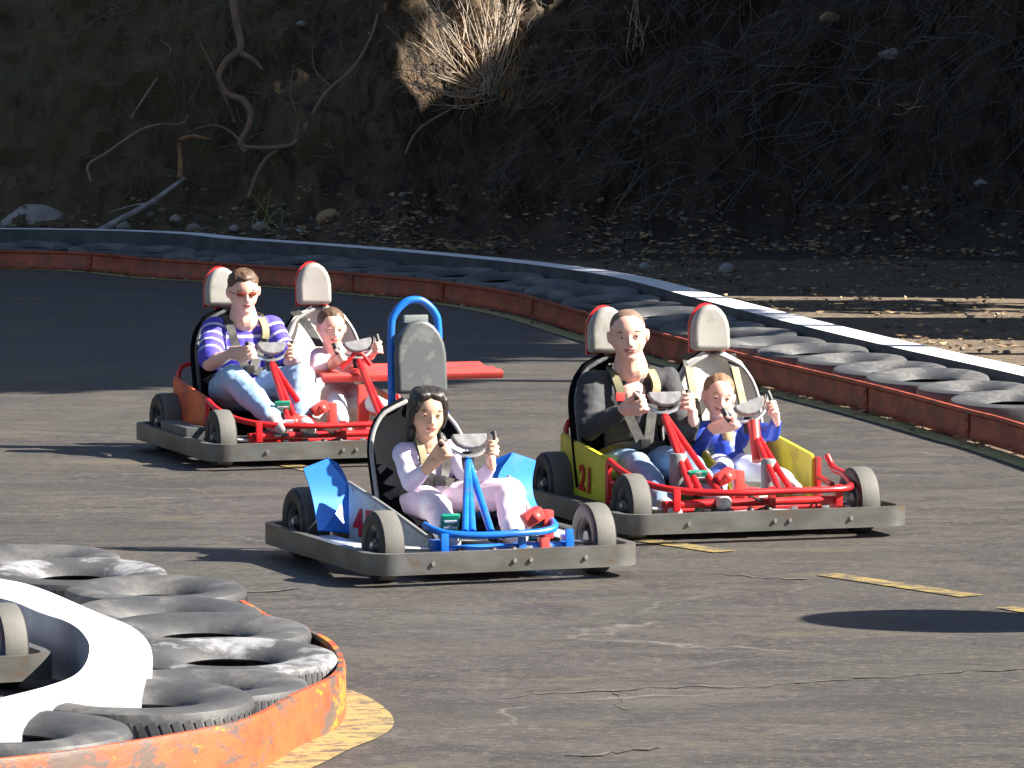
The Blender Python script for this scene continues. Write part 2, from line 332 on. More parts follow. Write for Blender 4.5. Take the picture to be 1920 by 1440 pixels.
g = MB(); g.add([(-300, -60, -.012), (300, -60, -.012), (300, 500, -.012), (-300, 500, -.012)], [(0, 1, 2, 3)]); tag(g.build('ground', M['dirt'], smooth=False, fixn=False), kind='structure')
trk = offset_line(OUT, -.02); g = MB(); poly = [Vector((-60, p.y if i else 40.5, 0)) for i, p in enumerate(trk[:1])]
vs = []; fs = []
for p in trk: vs += [(p.x, p.y, 0), (-60, p.y, 0)]
for i in range(len(trk)-1): fs.append((2*i, 2*i+1, 2*i+3, 2*i+2))
g.add(vs, fs); tag(g.build('track', M['asphalt'], smooth=False), kind='structure')
def strip(P, a, b, z, name, m):
    A, B = offset_line(P, a), offset_line(P, b); g = MB(); vs = []; fs = []
    for p, q in zip(A, B): vs += [(p.x, p.y, z), (q.x, q.y, z)]
    for i in range(len(P)-1): fs.append((2*i, 2*i+1, 2*i+3, 2*i+2))
    g.add(vs, fs); return tag(g.build(name, m, smooth=False), kind='structure')
strip(OUT, -.17, -.04, .004, 'painted_edge_line', M['yline_edge'])
def wallstrip(P, a, b, z0, ztop, name, mats, parent=None, lip=0):
    """solid strip between two offsets of a line; ztop may be a function of the index fraction; material 0 top, 1 sides"""
    A, B = offset_line(P, a), offset_line(P, b); g = MB(); vs = []; n = len(P)
    for i, (p, q) in enumerate(zip(A, B)):
        h = ztop(p) if callable(ztop) else ztop
        vs += [(p.x, p.y, z0), (p.x, p.y, h), (q.x, q.y, h), (q.x, q.y, z0)]
    top_, side = [], []
    for i in range(n-1):
        o = 4*i; side.append((o, o+1, o+5, o+4)); top_.append((o+1, o+2, o+6, o+5)); side.append((o+2, o+3, o+7, o+6))
    side += [(3, 2, 1, 0), (4*n-4, 4*n-3, 4*n-2, 4*n-1)]
    g.add(vs, []); g.f += top_; g.m += [0]*len(top_); g.f += side; g.m += [1]*len(side)
    return g.build(name, mats, parent)
def steel_band(P, h, m, name, label, seams=6):
    A = P; g = MB(); vs = []; fs = []; n = len(P); prof = [(0, 0), (-.006, .03), (0, .045), (0, h-.03), (-.012, h-.018), (-.012, h), (.006, h), (.012, h-.02), (.012, 0)]
    offs = [offset_line(P, a) for a, z in prof]
    for i in range(n):
        for k, (a, z) in enumerate(prof): p = offs[k][i]; vs.append((p.x, p.y, z+.004))
    m_ = len(prof)
    for i in range(n-1):
        for k in range(m_): k2 = (k+1) % m_; fs.append((i*m_+k, i*m_+k2, (i+1)*m_+k2, (i+1)*m_+k))
    g.add(vs, fs); root = g.build(name, m); tag(root, label, 'guard rail')
    # overlap plates where lengths of the steel meet
    for j in range(1, seams+1):
        i = int(j*n/(seams+1)); i2 = min(i+1, n-1); t = (P[i2]-P[i]).normalized(); nn = Vector((-t.y, t.x, 0))
        q = MB(); c = P[i]-nn*.008; R = Matrix((t, nn, Vector((0, 0, 1)))).transposed(); q.box(c+Vector((0, 0, h*.48)), (.06, .008, h*.8), R)
        for z in (.3, .7): q.ell(c-nn*.006+Vector((0, 0, h*z)), (.01, .006, .01), 8, 5, R)
        q.build('joint_plate', m, root)
    return top(root, P[n//2])
outb = steel_band(OUT, .155, M['band_far'], 'guard_rail', 'long rusty red steel strip curving along the far edge of the track', 14)
for ch in outb.children: ch.data.transform(Matrix.Translation(-outb.location))
def wz(p): return float(np.interp(p.y, [24, 30, 38, 42], [.2, .225, .265, .3]))
ow = wallstrip(OUT, .74, .96, -.01, wz, 'low_wall', [M['wall'], M['walldark']]); tag(ow, 'low white topped concrete kerb wall behind the tyres along the far side', 'wall'); top(ow, OUT[len(OUT)//2]+Vector((.8, 0, 0)))
# tyres
def tyre_mesh(name, m, style=0, D=.62, T=.165):
    R = D/2; g = MB(); t = T/2; ri = R*.43
    prof = [(ri, -t*.5), (ri+.012, -t*.66), (R*.58, -t*.86), (R*.78, -t*1.0), (R*.92, -t*.98), (R*.975, -t*.9), (R, -t*.7), (R, t*.7), (R*.975, t*.9), (R*.92, t*.98), (R*.78, t), (R*.58, t*.86), (ri+.012, t*.66), (ri, t*.5), (ri+.012, t*.4), (R*.9, t*.35), (R*.92, -t*.35), (ri+.012, -t*.4)]
    g.lathe(prof, seg=56, closed=True)
    nb = 0 if style == 2 else (80 if style == 0 else 60)
    for k in range(nb):        # tread blocks
        a = 2*math.pi*k/nb; Rz = Matrix.Rotation(a, 3, 'Z')
        for s_ in (-1, 1):
            tw = Matrix.Rotation(.35*s_*(1 if style else .4), 3, 'X')
            g.box(Rz @ Vector((R-.0045, 0, s_*t*.4)), (.012, 2*math.pi*R/nb*.6, t*.62), Rz @ tw)
    me = g.build(name, m); d = me.data; bpy.data.objects.remove(me); return d
TY = [tyre_mesh('tyre_a', M['tyre'], 0), tyre_mesh('tyre_b', M['tyre'], 1, .6, .19), tyre_mesh('tyre_c', M['tyre'], 1, .64, .17), tyre_mesh('tyre_splashed', M['tyre_paint'], 0)]; TO = [tyre_mesh('tyre_worn', M['tyre_dusty'], 2, .66), tyre_mesh('tyre_worn_small', M['tyre_dusty'], 2, .63, .17), tyre_mesh('tyre_worn_large', M['tyre_dusty'], 2, .68, .155)]
def put_tyre(p, tilt, tdir, rz, me, label, group, sc=1):
    """lie the tyre on the ground: tilted by tilt (radians) so that the side towards tdir is raised"""
    o = bpy.data.objects.new('tyre', me); COL.objects.link(o); ax = Vector((tdir.y, -tdir.x, 0)).normalized()
    o.rotation_mode = 'QUATERNION'; o.rotation_quaternion = Quaternion(ax, tilt) @ Quaternion((0, 0, 1), rz)
    o.location = (p.x, p.y, .085+.25*math.sin(abs(tilt))+p.z); o.scale = (sc,)*3
    return tag(o, label, 'tyre', group)
row = resample(offset_line(OUT, .39), .74)
vis = [p for p in row if 20 < p.y < 43 and abs(p.x)/p.y < .12]
vis.sort(key=lambda p: p.y); vis = [p for p in vis if p.x/p.y < .104]
UNIT = ['', 'first', 'second', 'third', 'fourth', 'fifth', 'sixth', 'seventh', 'eighth', 'ninth', 'tenth', 'eleventh', 'twelfth', 'thirteenth', 'fourteenth', 'fifteenth', 'sixteenth', 'seventeenth', 'eighteenth', 'nineteenth']
def ordinal(n):
    if n < 20: return UNIT[n]
    t, u = divmod(n, 10); return {2: 'twent', 3: 'thirt', 4: 'fort'}[t]+('ieth' if u == 0 else 'y-'+UNIT[u])
for i, p in enumerate(vis):
    inw = None
    j = min(range(len(OUT)), key=lambda k: (OUT[k]-p).length); q = OUT[j]; inw = (p-q); inw.z = 0; inw.normalize()
    far = float(np.interp(p.y, [26, 40], [0, 1])); q2 = Vector((p.x, p.y, 0))+Vector((random.uniform(-.03, .03), random.uniform(-.03, .03), .0))
    tl = math.radians(random.uniform(2.0, 4.5)+1.5*far); aw = (OUT[max(j-3, 0)]-OUT[min(j+3, len(OUT)-1)]).normalized(); inw = (inw*(.35+.9*far)+aw).normalized()
    put_tyre(q2, tl, inw, random.uniform(0, 6), random.choice(TO), 'black tyre in the far barrier row, '+ordinal(i+1)+' from the right edge of the photo', 'tyres lining the outer barrier', random.uniform(.97, 1.05))
# inner nose of the hairpin
def P2(L, z): return [G(x, y, z) for x, y in L]
bn = [(455, 1128), (520, 1164), (586, 1186), (623, 1207), (641, 1237), (634, 1262), (605, 1281), (554, 1303), (479, 1344), (376, 1370), (214, 1397), (0, 1425)]
INB = [Vector((p.x, p.y, 0)) for p in P2(bn, .155)]
INB = smooth_path(INB+[Vector((-2.2, 12.9, 0)), Vector((-4.0, 12.1, 0))], 7)
inb = steel_band(INB, .155, M['band_near'], 'guard_rail', 'peeling orange and yellow steel strip wrapped around the near hairpin nose', 5)
for ch in inb.children: ch.data.transform(Matrix.Translation(-inb.location))
sb = [Vector((p.x, p.y, 0)) for p in P2([(250, 1078), (272, 1083), (292, 1086)], .155)]
ob = steel_band(smooth_path(sb, 3), .155, M['band_far'], 'guard_rail', 'short rusty end of steel strip showing between the far tyres of the hairpin nose', 1)
for ch in ob.children: ch.data.transform(Matrix.Translation(-ob.location))
wo = [(-150, 1062), (0, 1085), (75, 1103), (186, 1150), (245, 1174), (277, 1203), (286, 1237), (278, 1268), (255, 1291), (190, 1300), (100, 1318), (24, 1342), (-60, 1368)]
wi = [(-150, 1100), (0, 1121), (79, 1150), (120, 1163), (146, 1178), (163, 1198), (168, 1217), (160, 1245), (135, 1269), (79, 1289), (0, 1309), (-60, 1325), (-150, 1345)]
WH = .2
A = smooth_path(P2(wo, WH), 5); B = smooth_path(P2(wi, WH), 5); g = MB(); n = len(A); vs = []
for p, q in zip(A, B): vs += [(p.x, p.y, -.01), (p.x, p.y, WH), (q.x, q.y, WH), (q.x, q.y, -.01)]
tp, sd = [], []
for i in range(n-1): o = 4*i; sd.append((o, o+1, o+5, o+4)); tp.append((o+1, o+2, o+6, o+5)); sd.append((o+2, o+3, o+7, o+6))
sd += [(3, 2, 1, 0), (4*n-4, 4*n-3, 4*n-2, 4*n-1)]
g.add(vs, []); g.f += tp+sd; g.m += [0]*len(tp)+[1]*len(sd)
iw = g.build('low_wall', [M['wall'], M['wallside']]); tag(iw, 'low white topped concrete wall curving inside the near hairpin nose', 'wall'); top(iw, (-1.2, 15.4, 0))
near = [(60, 1056, 0, 'farthest tyre of the near hairpin nose, cut by the left edge'), (140, 1084, 3, 'white splashed tyre beside the short rusty strip'), (292, 1120, 1, 'tyre with coarse tread just left of where the orange strip begins'), (345, 1158, 0, 'half hidden tyre just inside the upper end of the orange strip'),
        (445, 1190, 2, 'flat grey tyre behind the white splashed tyre at the tip of the nose'), (440, 1243, 3, 'white splashed tyre at the tip of the nose touching the white wall'), (430, 1290, 0, 'tyre pressed against the orange strip in front of the white splashed nose tyre'), (262, 1330, 1, 'large tyre with ribbed tread leaning in front of the nose of the white wall'), (50, 1388, 2, 'nearest tyre in the lower left corner behind the orange strip')]
for k, (x, y, mi, lb) in enumerate(near):
    p = G(x, y, .15); q = min(INB, key=lambda v: (v-p).length); d = (Vector((p.x, p.y, 0))-q); d.z = 0; d.normalize()
    gap = min((v-Vector((p.x, p.y, 0))).length for v in INB); SC = [1.05, 1.06, 1.04, 1.04, 1.08, 1.08, 1.0, 1.1, 1.08]; need = .31*SC[k]+.012; d2 = (d*.4+Vector((0, 1, 0))).normalized()
    if k > 2 and gap < need: p = p+d*(need-gap)
    put_tyre(Vector((p.x, p.y, 0)), math.radians([2, 2.2, 1.5, 2.4, 1.8, 2.2, .5, 1.2, 1][k]), d2, k*1.3, TY[mi], lb, 'tyres filling the near hairpin nose', SC[k])
# yellow crescent on the asphalt round the nose
cr = INB[20:66]; nn = len(cr); Aq = offset_line(cr, .0); g = MB(); vs = []; fs = []
d0 = offset_line(cr, 1.0); sgn = -1 if (d0[nn//2].x < cr[nn//2].x) else 1
for i, p in enumerate(cr):
    w_ = .165*math.sin(math.pi*min(1, (i+1)/nn))**.6+.005; q = offset_line(cr, sgn*(w_+.01))[i]; o2 = offset_line(cr, sgn*.012)[i]; vs += [(o2.x, o2.y, .004), (q.x, q.y, .004)]
for i in range(nn-1): fs.append((2*i, 2*i+1, 2*i+3, 2*i+2))
g.add(vs, fs); tag(g.build('painted_kerb_crescent', M['ycres'], smooth=False), kind='structure')
def dash(a, b, w=.11):
    p, q = G(*a), G(*b); t = (q-p).normalized(); nn = Vector((-t.y, t.x, 0))*w/2; g = MB(); g.add([(v.x, v.y, .004) for v in (p-nn, q-nn, q+nn, p+nn)], [(0, 1, 2, 3)]); return tag(g.build('painted_lane_dash', M['yline'], smooth=False), kind='structure')
def crack(L_, w, m):
    P = []; rnd = random.Random(len(L_)*7+int(L_[0][0])); Q = [G(*q) for q in L_]
    for a, c in zip(Q[:-1], Q[1:]):
        k = max(2, int((c-a).length/.04))
        for i in range(k): P.append(a.lerp(c, i/k)+Vector((rnd.gauss(0, .012), rnd.gauss(0, .02), 0)))
    P.append(Q[-1]); g = MB(); vs = []; fs = []
    for i, p in enumerate(P): h = w*rnd.uniform(.15, 1)*(.3 if i in (0, len(P)-1) else 1); vs += [(p.x, p.y-h, .004), (p.x, p.y+h, .004)]
    for i in range(len(P)-1): fs.append((2*i, 2*i+2, 2*i+3, 2*i+1))
    g.add(vs, fs); return tag(g.build('filled_crack', m, smooth=False), kind='structure')
M['crack'] = worn_paint('dusty_crack_filler', (.125, .108, .088), .45, (.06, .053, .046))
crack([(940, 1310), (1060, 1299), (1150, 1297), (1260, 1289), (1400, 1290), (1560, 1277), (1700, 1268), (1830, 1259), (1990, 1254)], .014, M['crack']); crack([(1148, 1297), (1170, 1312), (1160, 1322), (1190, 1332)], .012, M['crack'])
crack([(1080, 1422), (1160, 1410), (1240, 1402)], .025, M['crack']); crack([(440, 1108), (480, 1110), (530, 1107), (570, 1104)], .04, M['crack']); crack([(1330, 1072), (1400, 1082), (1520, 1087)], .02, M['crack'])
dash((1550, 1078), (1822, 1119)); dash((1190, 1011), (1360, 1036)); dash((1885, 1140), (2080, 1175), .08); dash((520, 868), (605, 887)); dash((900, 955), (1040, 980))
#@@KARTS
# ---------------------------------------------------------------- go-karts
def wheel(root, x, y, R=.135, w=.09, side=-1):
    g = MB(); h = w/2
    g.lathe([(R*.58, -h*.9), (R*.75, -h*1.0), (R*.9, -h*.97), (R*.975, -h*.8), (R, -h*.45), (R, h*.45), (R*.975, h*.8), (R*.9, h*.97), (R*.75, h), (R*.58, h*.9)], (x, y, R), 'y', 40, closed=True)
    mi = []
    for f in g.f:
        c = sum((Vector(g.v[i]) for i in f), Vector())/len(f); r = math.hypot(c.x-x, c.z-R); mi.append(0 if r > R*.965 else 1)
    g.m = mi; wh = g.build('wheel', [M['tread'], M['sidewall']], root)
    q = MB(); q.lathe([(R*.6, -h*.86), (R*.62, -h*.6), (R*.5, -h*.45), (R*.45, 0), (R*.5, h*.45), (R*.62, h*.6), (R*.6, h*.86), (R*.55, h*.8), (R*.4, h*.5), (R*.4, -h*.5), (R*.55, -h*.8)], (x, y, R), 'y', 32, closed=True)
    q.lathe([(.001, -h*.75), (R*.2, -h*.75), (R*.24, -h*.6), (R*.24, h*.6), (R*.2, h*.75), (.001, h*.75)], (x, y, R), 'y', 16)
    for k in range(5):
        a = 2*math.pi*k/5+.3; c = Vector((x+math.cos(a)*R*.33, y+side*h*.35, R+math.sin(a)*R*.33)); q.box(c, (R*.34, .012, R*.16), Matrix.Rotation(-a, 3, 'Y'))
    q.build('rim', M['rim'], wh)
    q = MB(); q.lathe([(.001, 0), (R*.13, 0), (R*.13, side*.012), (.001, side*.014)], (x, y+side*h*.75, R), 'y', 10); q.build('hub_cap', M['steel'], wh)
    return wh
def rrect(L, W, r, n=7):
    P = []
    for cx, cy, a0 in ((L/2-r, W/2-r, 0), (-L/2+r, W/2-r, 90), (-L/2+r, -W/2+r, 180), (L/2-r, -W/2+r, 270)):
        for k in range(n): a = math.radians(a0+90*k/(n-1)); P.append(Vector((cx+r*math.cos(a), cy+r*math.sin(a), 0)))
    return P
def bumper(root, L, W):
    P = rrect(L, W, .11); g = MB(); n = len(P); prof = [(0, .046), (.0, .127), (-.035, .127), (-.035, .119), (-.012, .119), (-.012, .054), (-.035, .052), (-.035, .046)]
    vs = []; fs = []; m = len(prof)
    for i, p in enumerate(P):
        t = (P[(i+1) % n]-P[i-1]).normalized(); nn = Vector((t.y, -t.x, 0))
        for a, z in prof: vs.append(p+nn*a+Vector((0, 0, z)))
    for i in range(n):
        j = (i+1) % n
        for k in range(m): k2 = (k+1) % m; fs.append((i*m+k, i*m+k2, j*m+k2, j*m+k))
    g.add(vs, fs); b = g.build('bumper', M['bumper'], root)
    for y in (-W*.28, .02, .085, W*.28):
        q = MB(); q.lathe([(.001, .009), (.007, .009), (.009, .004), (.009, 0)], (L/2, y, .085), 'x', 10); q.build('bolt', M['steel'], b)
    return b
def steering(root, F_, px, py, lx, wide=.105, roll=0, mats=('hub', 'steel', 'black')):
    c = F_.P(px, py, lx); tilt = Matrix.Rotation(math.radians(-28), 3, 'Y') @ Matrix.Rotation(math.radians(roll), 3, 'X')
    pts = [(-.072, .028), (.072, .028), (.07, .008), (.055, -.014), (.03, -.028), (0, -.033), (-.03, -.028), (-.055, -.014), (-.07, .008)]
    g = MB(); g.prism([c+tilt @ Vector((.008, y, z)) for y, z in pts], tilt @ Vector((.03, 0, 0)))
    s = g.build('steering_wheel', M[mats[0]], root, smooth=False); b = s.modifiers.new('b', 'BEVEL'); b.width = .006; b.segments = 2
    g = MB(); g.tube([c+tilt @ Vector(v) for v in ((.01, -wide, .03), (.0, -.085, -.012), (-.002, -.045, -.04), (-.002, 0, -.052), (-.002, .045, -.04), (.0, .085, -.012), (.01, wide, .03))], .0085, 8, 5); g.build('steering_rim', M[mats[1]], s)
    grips = []
    for sd in (-1, 1):
        a = c+tilt @ Vector((.01, sd*(wide+.006), .042)); e = c+tilt @ Vector((0, sd*(wide-.008), -.035)); m_ = (a+e)/2+tilt @ Vector((0, sd*.006, 0))
        g = MB(); g.tube([a, m_, e], [.014, .013, .012], 10, 4); g.build('hand_grip', M[mats[2]], s); grips.append((a, e, m_))
    g = MB(); g.lathe([(.001, -.02), (.022, -.02), (.026, -.05), (.02, -.09), (.001, -.09)], c+Vector((.0, 0, -.01)), 'z', 12); g.build('steering_hub', M['black'], s)
    return c, grips
def bolt_line(root, pts):
    for p in pts: q = MB(); q.lathe([(.001, 0), (.008, 0), (.008, .006), (.001, .008)], p, 'z', 8); q.build('bolt', M['steel'], root)
def number(txt, parent, o, xdir, ydir, size, m):
    cu = bpy.data.curves.new('n', 'FONT'); cu.body = txt; cu.size = size; cu.extrude = .0012; cu.space_character = 1.15; cu.offset = size*.025
    t = bpy.data.objects.new('number_marking', cu); COL.objects.link(t); bpy.context.view_layer.update()
    me = bpy.data.meshes.new_from_object(t.evaluated_get(bpy.context.evaluated_depsgraph_get())); bpy.data.objects.remove(t)
    x = V(xdir).normalized(); y = V(ydir); y = (y-x*y.dot(x)).normalized(); z = x.cross(y); me.transform(Matrix((x, y, z)).transposed().to_4x4()); me.transform(Matrix.Translation(V(o)+z*.004))
    me.materials.clear(); me.materials.append(m); ob = bpy.data.objects.new('number_marking', me); COL.objects.link(ob); ob.parent = parent; return ob
def dome_pad(c, w, h, th, R, n=10):
    """headrest outline: flat bottom, arched top; returns polygon in local y,z"""
    pts = [(-w/2, 0)]; r = w/2
    for k in range(n+1): a = math.pi-math.pi*k/n; pts.append((r*math.cos(a)*(1-.06*math.sin(a)), h-r*1.3+r*1.3*math.sin(a)))
    pts.append((w/2, 0)); return [V(c)+R @ Vector((0, y, z)) for y, z in pts]
def pad(root, name, c, w, h, th, lean, m, back=None):
    R = Matrix.Rotation(math.radians(lean), 3, 'Y'); g = MB(); g.prism(dome_pad(c, w, h, th, R), R @ Vector((th, 0, 0)))
    o = g.build(name, m, root, smooth=True); b = o.modifiers.new('b', 'BEVEL'); b.width = th*.3; b.segments = 4; b.limit_method = 'ANGLE'; b.angle_limit = math.radians(50)
    if back:
        g = MB(); g.prism([p-R @ Vector((.012, 0, 0)) for p in dome_pad(V(c)-R @ Vector((0, 0, .005)), w-.004, h+.014, th, R)], R @ Vector((.016, 0, 0))); g.build('headrest_shell', back, o)
    return o
def seat_shell(root, cy, w, top_z, m, edge, x0=-.36, lean=.2, x_front=.02, name='seat', fl=.55, sw=None, back=None):
    sw = sw or w
    """bucket seat: back with arched top, side bolsters and a squab"""
    rows = []; N = 13
    def half(z):      # half width at height z of the back
        zz = (z-.1)/(top_z-.1); return w/2*(1.0 if zz < fl else math.sqrt(max(0, 1-((zz-fl)/(1-fl))**2.3*.985)))
    zs = [.1+(top_z-.1)*k/14 for k in range(15)]
    for z in zs:
        hw = max(half(z), .03); row = []
        for j in range(N):
            t = -1+2*j/(N-1); x = x0-lean*(z-.1)/(top_z-.1)+.085*abs(t)**3*(1-.5*(z-.1)/(top_z-.1)); row.append((x, cy+hw*t, z))
        rows.append(row)
    base = [[(x_front, cy+sw/2*t, .13+.05*abs(t)**3) for t in [-1+2*j/(N-1) for j in range(N)]], [(x0*.5, cy+sw/2*t, .11+.07*abs(t)**3) for t in [-1+2*j/(N-1) for j in range(N)]]]
    g = MB(); g.sheet(base+rows, .022); s = g.build(name, m, root)
    e = [Vector(r[0]) for r in rows[2:]]+[Vector(p) for p in rows[-1][1:-1]]+[Vector(r[-1]) for r in reversed(rows[2:])]
    g = MB(); g.tube(e, .009, 8, 2); g.build('seat_piping', edge, s)
    if back:
        g = MB(); g.sheet([[Vector((q[0]-.03, cy+(q[1]-cy)*1.07, q[2]+.004)) for q in r_] for r_ in rows[1:]], .016); g.build('seat_back_shell', back, s)
    return s
def front_end(root, F_, fc, up_loop, lo_y, x_f, wy, R, zl=.12, zb=.14):
    g = MB(); g.tube(up_loop, .0145, 10, 5); fr = g.build('frame_tube', fc, root)
    g = MB(); g.tube([(x_f, lo_y[0], zl), (x_f, lo_y[1], zl)], .017, 10); g.build('frame_tube', fc, root)
    g = MB(); g.tube([(x_f-.06, lo_y[0]+.06, zl-.03), (x_f-.06, lo_y[1]-.06, zl-.03)], .011, 10); g.build('frame_tube', fc, root)
    for y in (lo_y[0]+.015, (lo_y[0]+lo_y[1])/2+.06, lo_y[1]-.015):
        g = MB(); g.box((x_f+.03, y, zb), (.016, .03, .09), bev=.004); g.build('frame_bracket', fc, root)
    for y0, y1 in ((-wy+.02, lo_y[0]), (lo_y[1], wy-.02)):
        g = MB(); g.tube([(x_f-.03, y0, R), (x_f-.03, y1, R-.015)], .009, 8); g.build('stub_axle', M['steel'], root)
        g = MB(); ym = y1 if y0 < 0 else y0; g.box((x_f-.03, ym, .115), (.05, .04, .085), bev=.006); g.build('kingpin_bracket', fc, root)
    for y0, y1, z0, z1, x in ((lo_y[0]-.02, -.03, .1, .115, x_f+.045), (.05, lo_y[1]+.02, .115, .1, x_f+.045)):
        g = MB(); g.tube([(x, y0, z0), (x, y1, z1)], .0075, 8); t = g.build('tie_rod', M['steel'], root)
        for yy, zz in ((y0, z0), (y1, z1)): g = MB(); g.ell((x, yy, zz), (.015, .018, .015)); g.build('rod_end', M['black'], t)
    g = MB(); g.box((x_f+.03, .01, .085), (.05, .09, .03), bev=.006); g.build('steering_plate', M['black'], root)
    return fr
def pedal(root, x, y, z, m, s=1.0):
    R = Matrix.Rotation(math.radians(25), 3, 'Y'); g = MB(); g.box((x, y, z), (.02*s, .075*s, .1*s), R, bev=.006*s); p = g.build('pedal', m, root)
    for k in range(3): g = MB(); g.box(V((x, y, z))+R @ Vector((.012*s, 0, (k-1)*.026*s)), (.006, .055*s, .008), R); g.build('pedal_tread', M['alu'], p)
    g = MB(); g.tube([(x-.01, y, z-.03*s), (x-.02, y, z-.11*s)], .008, 6); g.build('pedal_arm', M['black'], p); return p
def brake_housing(root, x, y, z, m, s=1.0):
    g = MB(); g.box((x, y-.02*s, z), (.07*s, .08*s, .05*s), Matrix.Rotation(.5, 3, 'X'), bev=.012*s); g.box((x+.01, y+.035*s, z-.03*s), (.05*s, .04*s, .11*s), bev=.01*s)
    h = g.build('brake_housing', m, root); g = MB(); g.ell((x+.03*s, y-.02*s, z), (.02*s, .022*s, .02*s)); g.build('cap', m, h); return h
def floor_pan(root, x0, x1, w, m): g = MB(); g.box(((x0+x1)/2, 0, .055), (x1-x0, w, .012)); return g.build('floor_pan', m, root)
def rear_axle(root, x, wy, R):
    g = MB(); g.tube([(x, -wy, R), (x, wy, R)], .014, 10); g.build('rear_axle', M['steel'], root)
def engine(root, x, y):
    g = MB(); g.box((x, y, .2), (.2, .2, .18), bev=.02); g.box((x+.02, y, .31), (.14, .12, .06), bev=.015); e = g.build('engine', M['black'], root)
    for k in range(5): g = MB(); g.box((x, y-.11, .14+k*.03), (.17, .02, .008)); g.build('cooling_fin', M['rim'], e)
# ---- blue single-seat kart
KB = place(697, 1105, .68, -.55, 21)
def blue_kart(lb):
    r = thing('go_kart', tuple(KB.o), KB.rz, lb, 'go-kart', 'go-karts on the track'); fc = M['blue']; L, Wd = 1.36, 1.1
    bumper(r, L, Wd)
    for sy in (-1, 1): wheel(r, .45, sy*.435+(.012 if sy < 0 else 0), .135, .092, sy); wheel(r, -.45, sy*.425, .14, .12, sy)
    for a_, b_, c_ in [((.48, .1, .12), (.54, -.08, .18), (.3, -.14, .1)), ((.46, -.2, .11), (.55, -.12, .07), (.55, .02, .12)), ((.3, .1, .1), (.1, .2, .22), (-.2, .16, .12))]: g = MB(); g.tube([a_, b_, c_], .005, 6, 6); g.build('cable', M['black'], r)
    for y_ in (-.15, .12, .2): g = MB(); g.box((.56, y_, .11), (.025, .03, .035), bev=.004); g.build('clamp', M['black'] if y_ < 0 else M['steel'], r)
    floor_pan(r, -.3, .5, .52, M['alu']); rear_axle(r, -.45, .4, .14); engine(r, -.56, .18)
    for sy in (-1, 1):
        g = MB(); g.prism([(-.2, sy*.535, .108), (.36, sy*.535, .108), (.36, sy*.44, .108), (.2, sy*.4, .108), (-.2, sy*.4, .108)], (0, 0, .006)); p = g.build('side_plate', M['alu'], r)
        g = MB(); g.lathe([(.001, 0), (.016, 0), (.016, .002), (.001, .002)], (.25, sy*.49, .1145), 'z', 12); g.lathe([(.001, 0), (.012, 0), (.012, .002), (.001, .002)], (.31, sy*.48, .1145), 'z', 12); g.build('slot', M['black'], p)
        g = MB(); g.prism([(-.2, sy*.333, .312), (.1, sy*.288, .245), (.42, sy*.225, .15), (.42, sy*.225, .075), (-.2, sy*.333, .065)], (0, -sy*.012, 0)); p = g.build('side_panel', M['white'], r, smooth=False)
        g = MB(); g.tube([(-.2, sy*.334, .316), (.1, sy*.289, .249), (.42, sy*.226, .154)], .008, 8, 3); g.build('panel_edge', M['piping'], p)
        if sy < 0:
            bolt_side = [(-.17, .29), (-.17, .09), (.1, .22), (.38, .14), (.38, .09), (.05, .08)]
            for bx, bz in bolt_side: g = MB(); g.ell((bx, -.333+.174*(bx+.2)-.002, bz), (.006, .004, .006), 8, 6); g.build('rivet', M['steel'], p)
            number('45', p, (-.15, -.329, .115), (.62, .11, 0), (0, 0, 1), .15, M['red'])
            g = MB(); g.prism([(.12, -.292, .232), (.2, -.277, .214), (.215, -.274, .19), (.13, -.291, .203)], (0, -.003, 0)); g.build('sticker', M['red_light'], p, smooth=False)
    # swept guard in front of each rear wheel
    Lp = [KB.P(568, 878, -.30), KB.P(580, 915, -.285), KB.P(588, 950, -.25), KB.P(596, 996, -.16)]; Rp = [KB.P(613, 860, -.30), KB.P(647, 907, -.285), KB.P(636, 950, -.25), KB.P(606, 996, -.16)]
    Dp = [KB.P(634, 872, -.34), KB.P(650, 903, -.31), KB.P(657, 950, -.27), KB.P(666, 1003, -.20)]
    Lp, Rp, Dp = (smooth_path(a, 4) for a in (Lp, Rp, Dp))
    for sy in (1, -1):
        mr = lambda v, s_=sy: Vector((v.x, v.y*s_, v.z))
        rows = []
        for a, b in zip(Lp, Rp): rows.append([mr(a.lerp(b, t)) for t in (0, .33, .66, 1)])
        g = MB(); g.sheet(rows, .008); fd = g.build('wheel_guard', M['blue_sheet'], r)
        rows = []
        for a, b in zip(Rp, Dp): rows.append([mr(a.lerp(b, t)+Vector((-.012, 0, 0))) for t in (0, .5, 1)])
        g = MB(); g.sheet(rows, .008); g.build('guard_side', M['blue'], fd)
    seat_shell(r, .01, .4, .605, M['seatblack'], M['piping'], x0=-.3, lean=.17)
    c = KB.P(786, 738, -.47); hd = pad(r, 'headrest', (c.x, c.y, c.z), .212, .292, .05, -6, M['greypad'])
    zt = 1.005; cy = KB.P(776, 600, -.52).y
    g = MB(); hoop = [(-.46, cy-.1, .1), (-.5, cy-.1, .6), (-.51, cy-.1, .88), (-.51, cy-.085, .95), (-.51, cy-.04, zt-.01), (-.51, cy, zt), (-.51, cy+.04, zt-.01), (-.51, cy+.085, .95), (-.51, cy+.1, .88), (-.5, cy+.1, .6), (-.46, cy+.1, .1)]
    g.tube(hoop, .0155, 10, 5); g.build('roll_hoop', fc, r)
    g = MB(); g.box((-.5, cy-.0, .93), (.02, .1, .03), bev=.004); g.build('headrest_bracket', M['canister'], hd)
    for sy in (-1, 1): g = MB(); g.tube([(-.5, cy+sy*.1, .62), (-.38, cy+sy*.235, .14)], .0145, 8); g.build('brace_tube', fc, r)
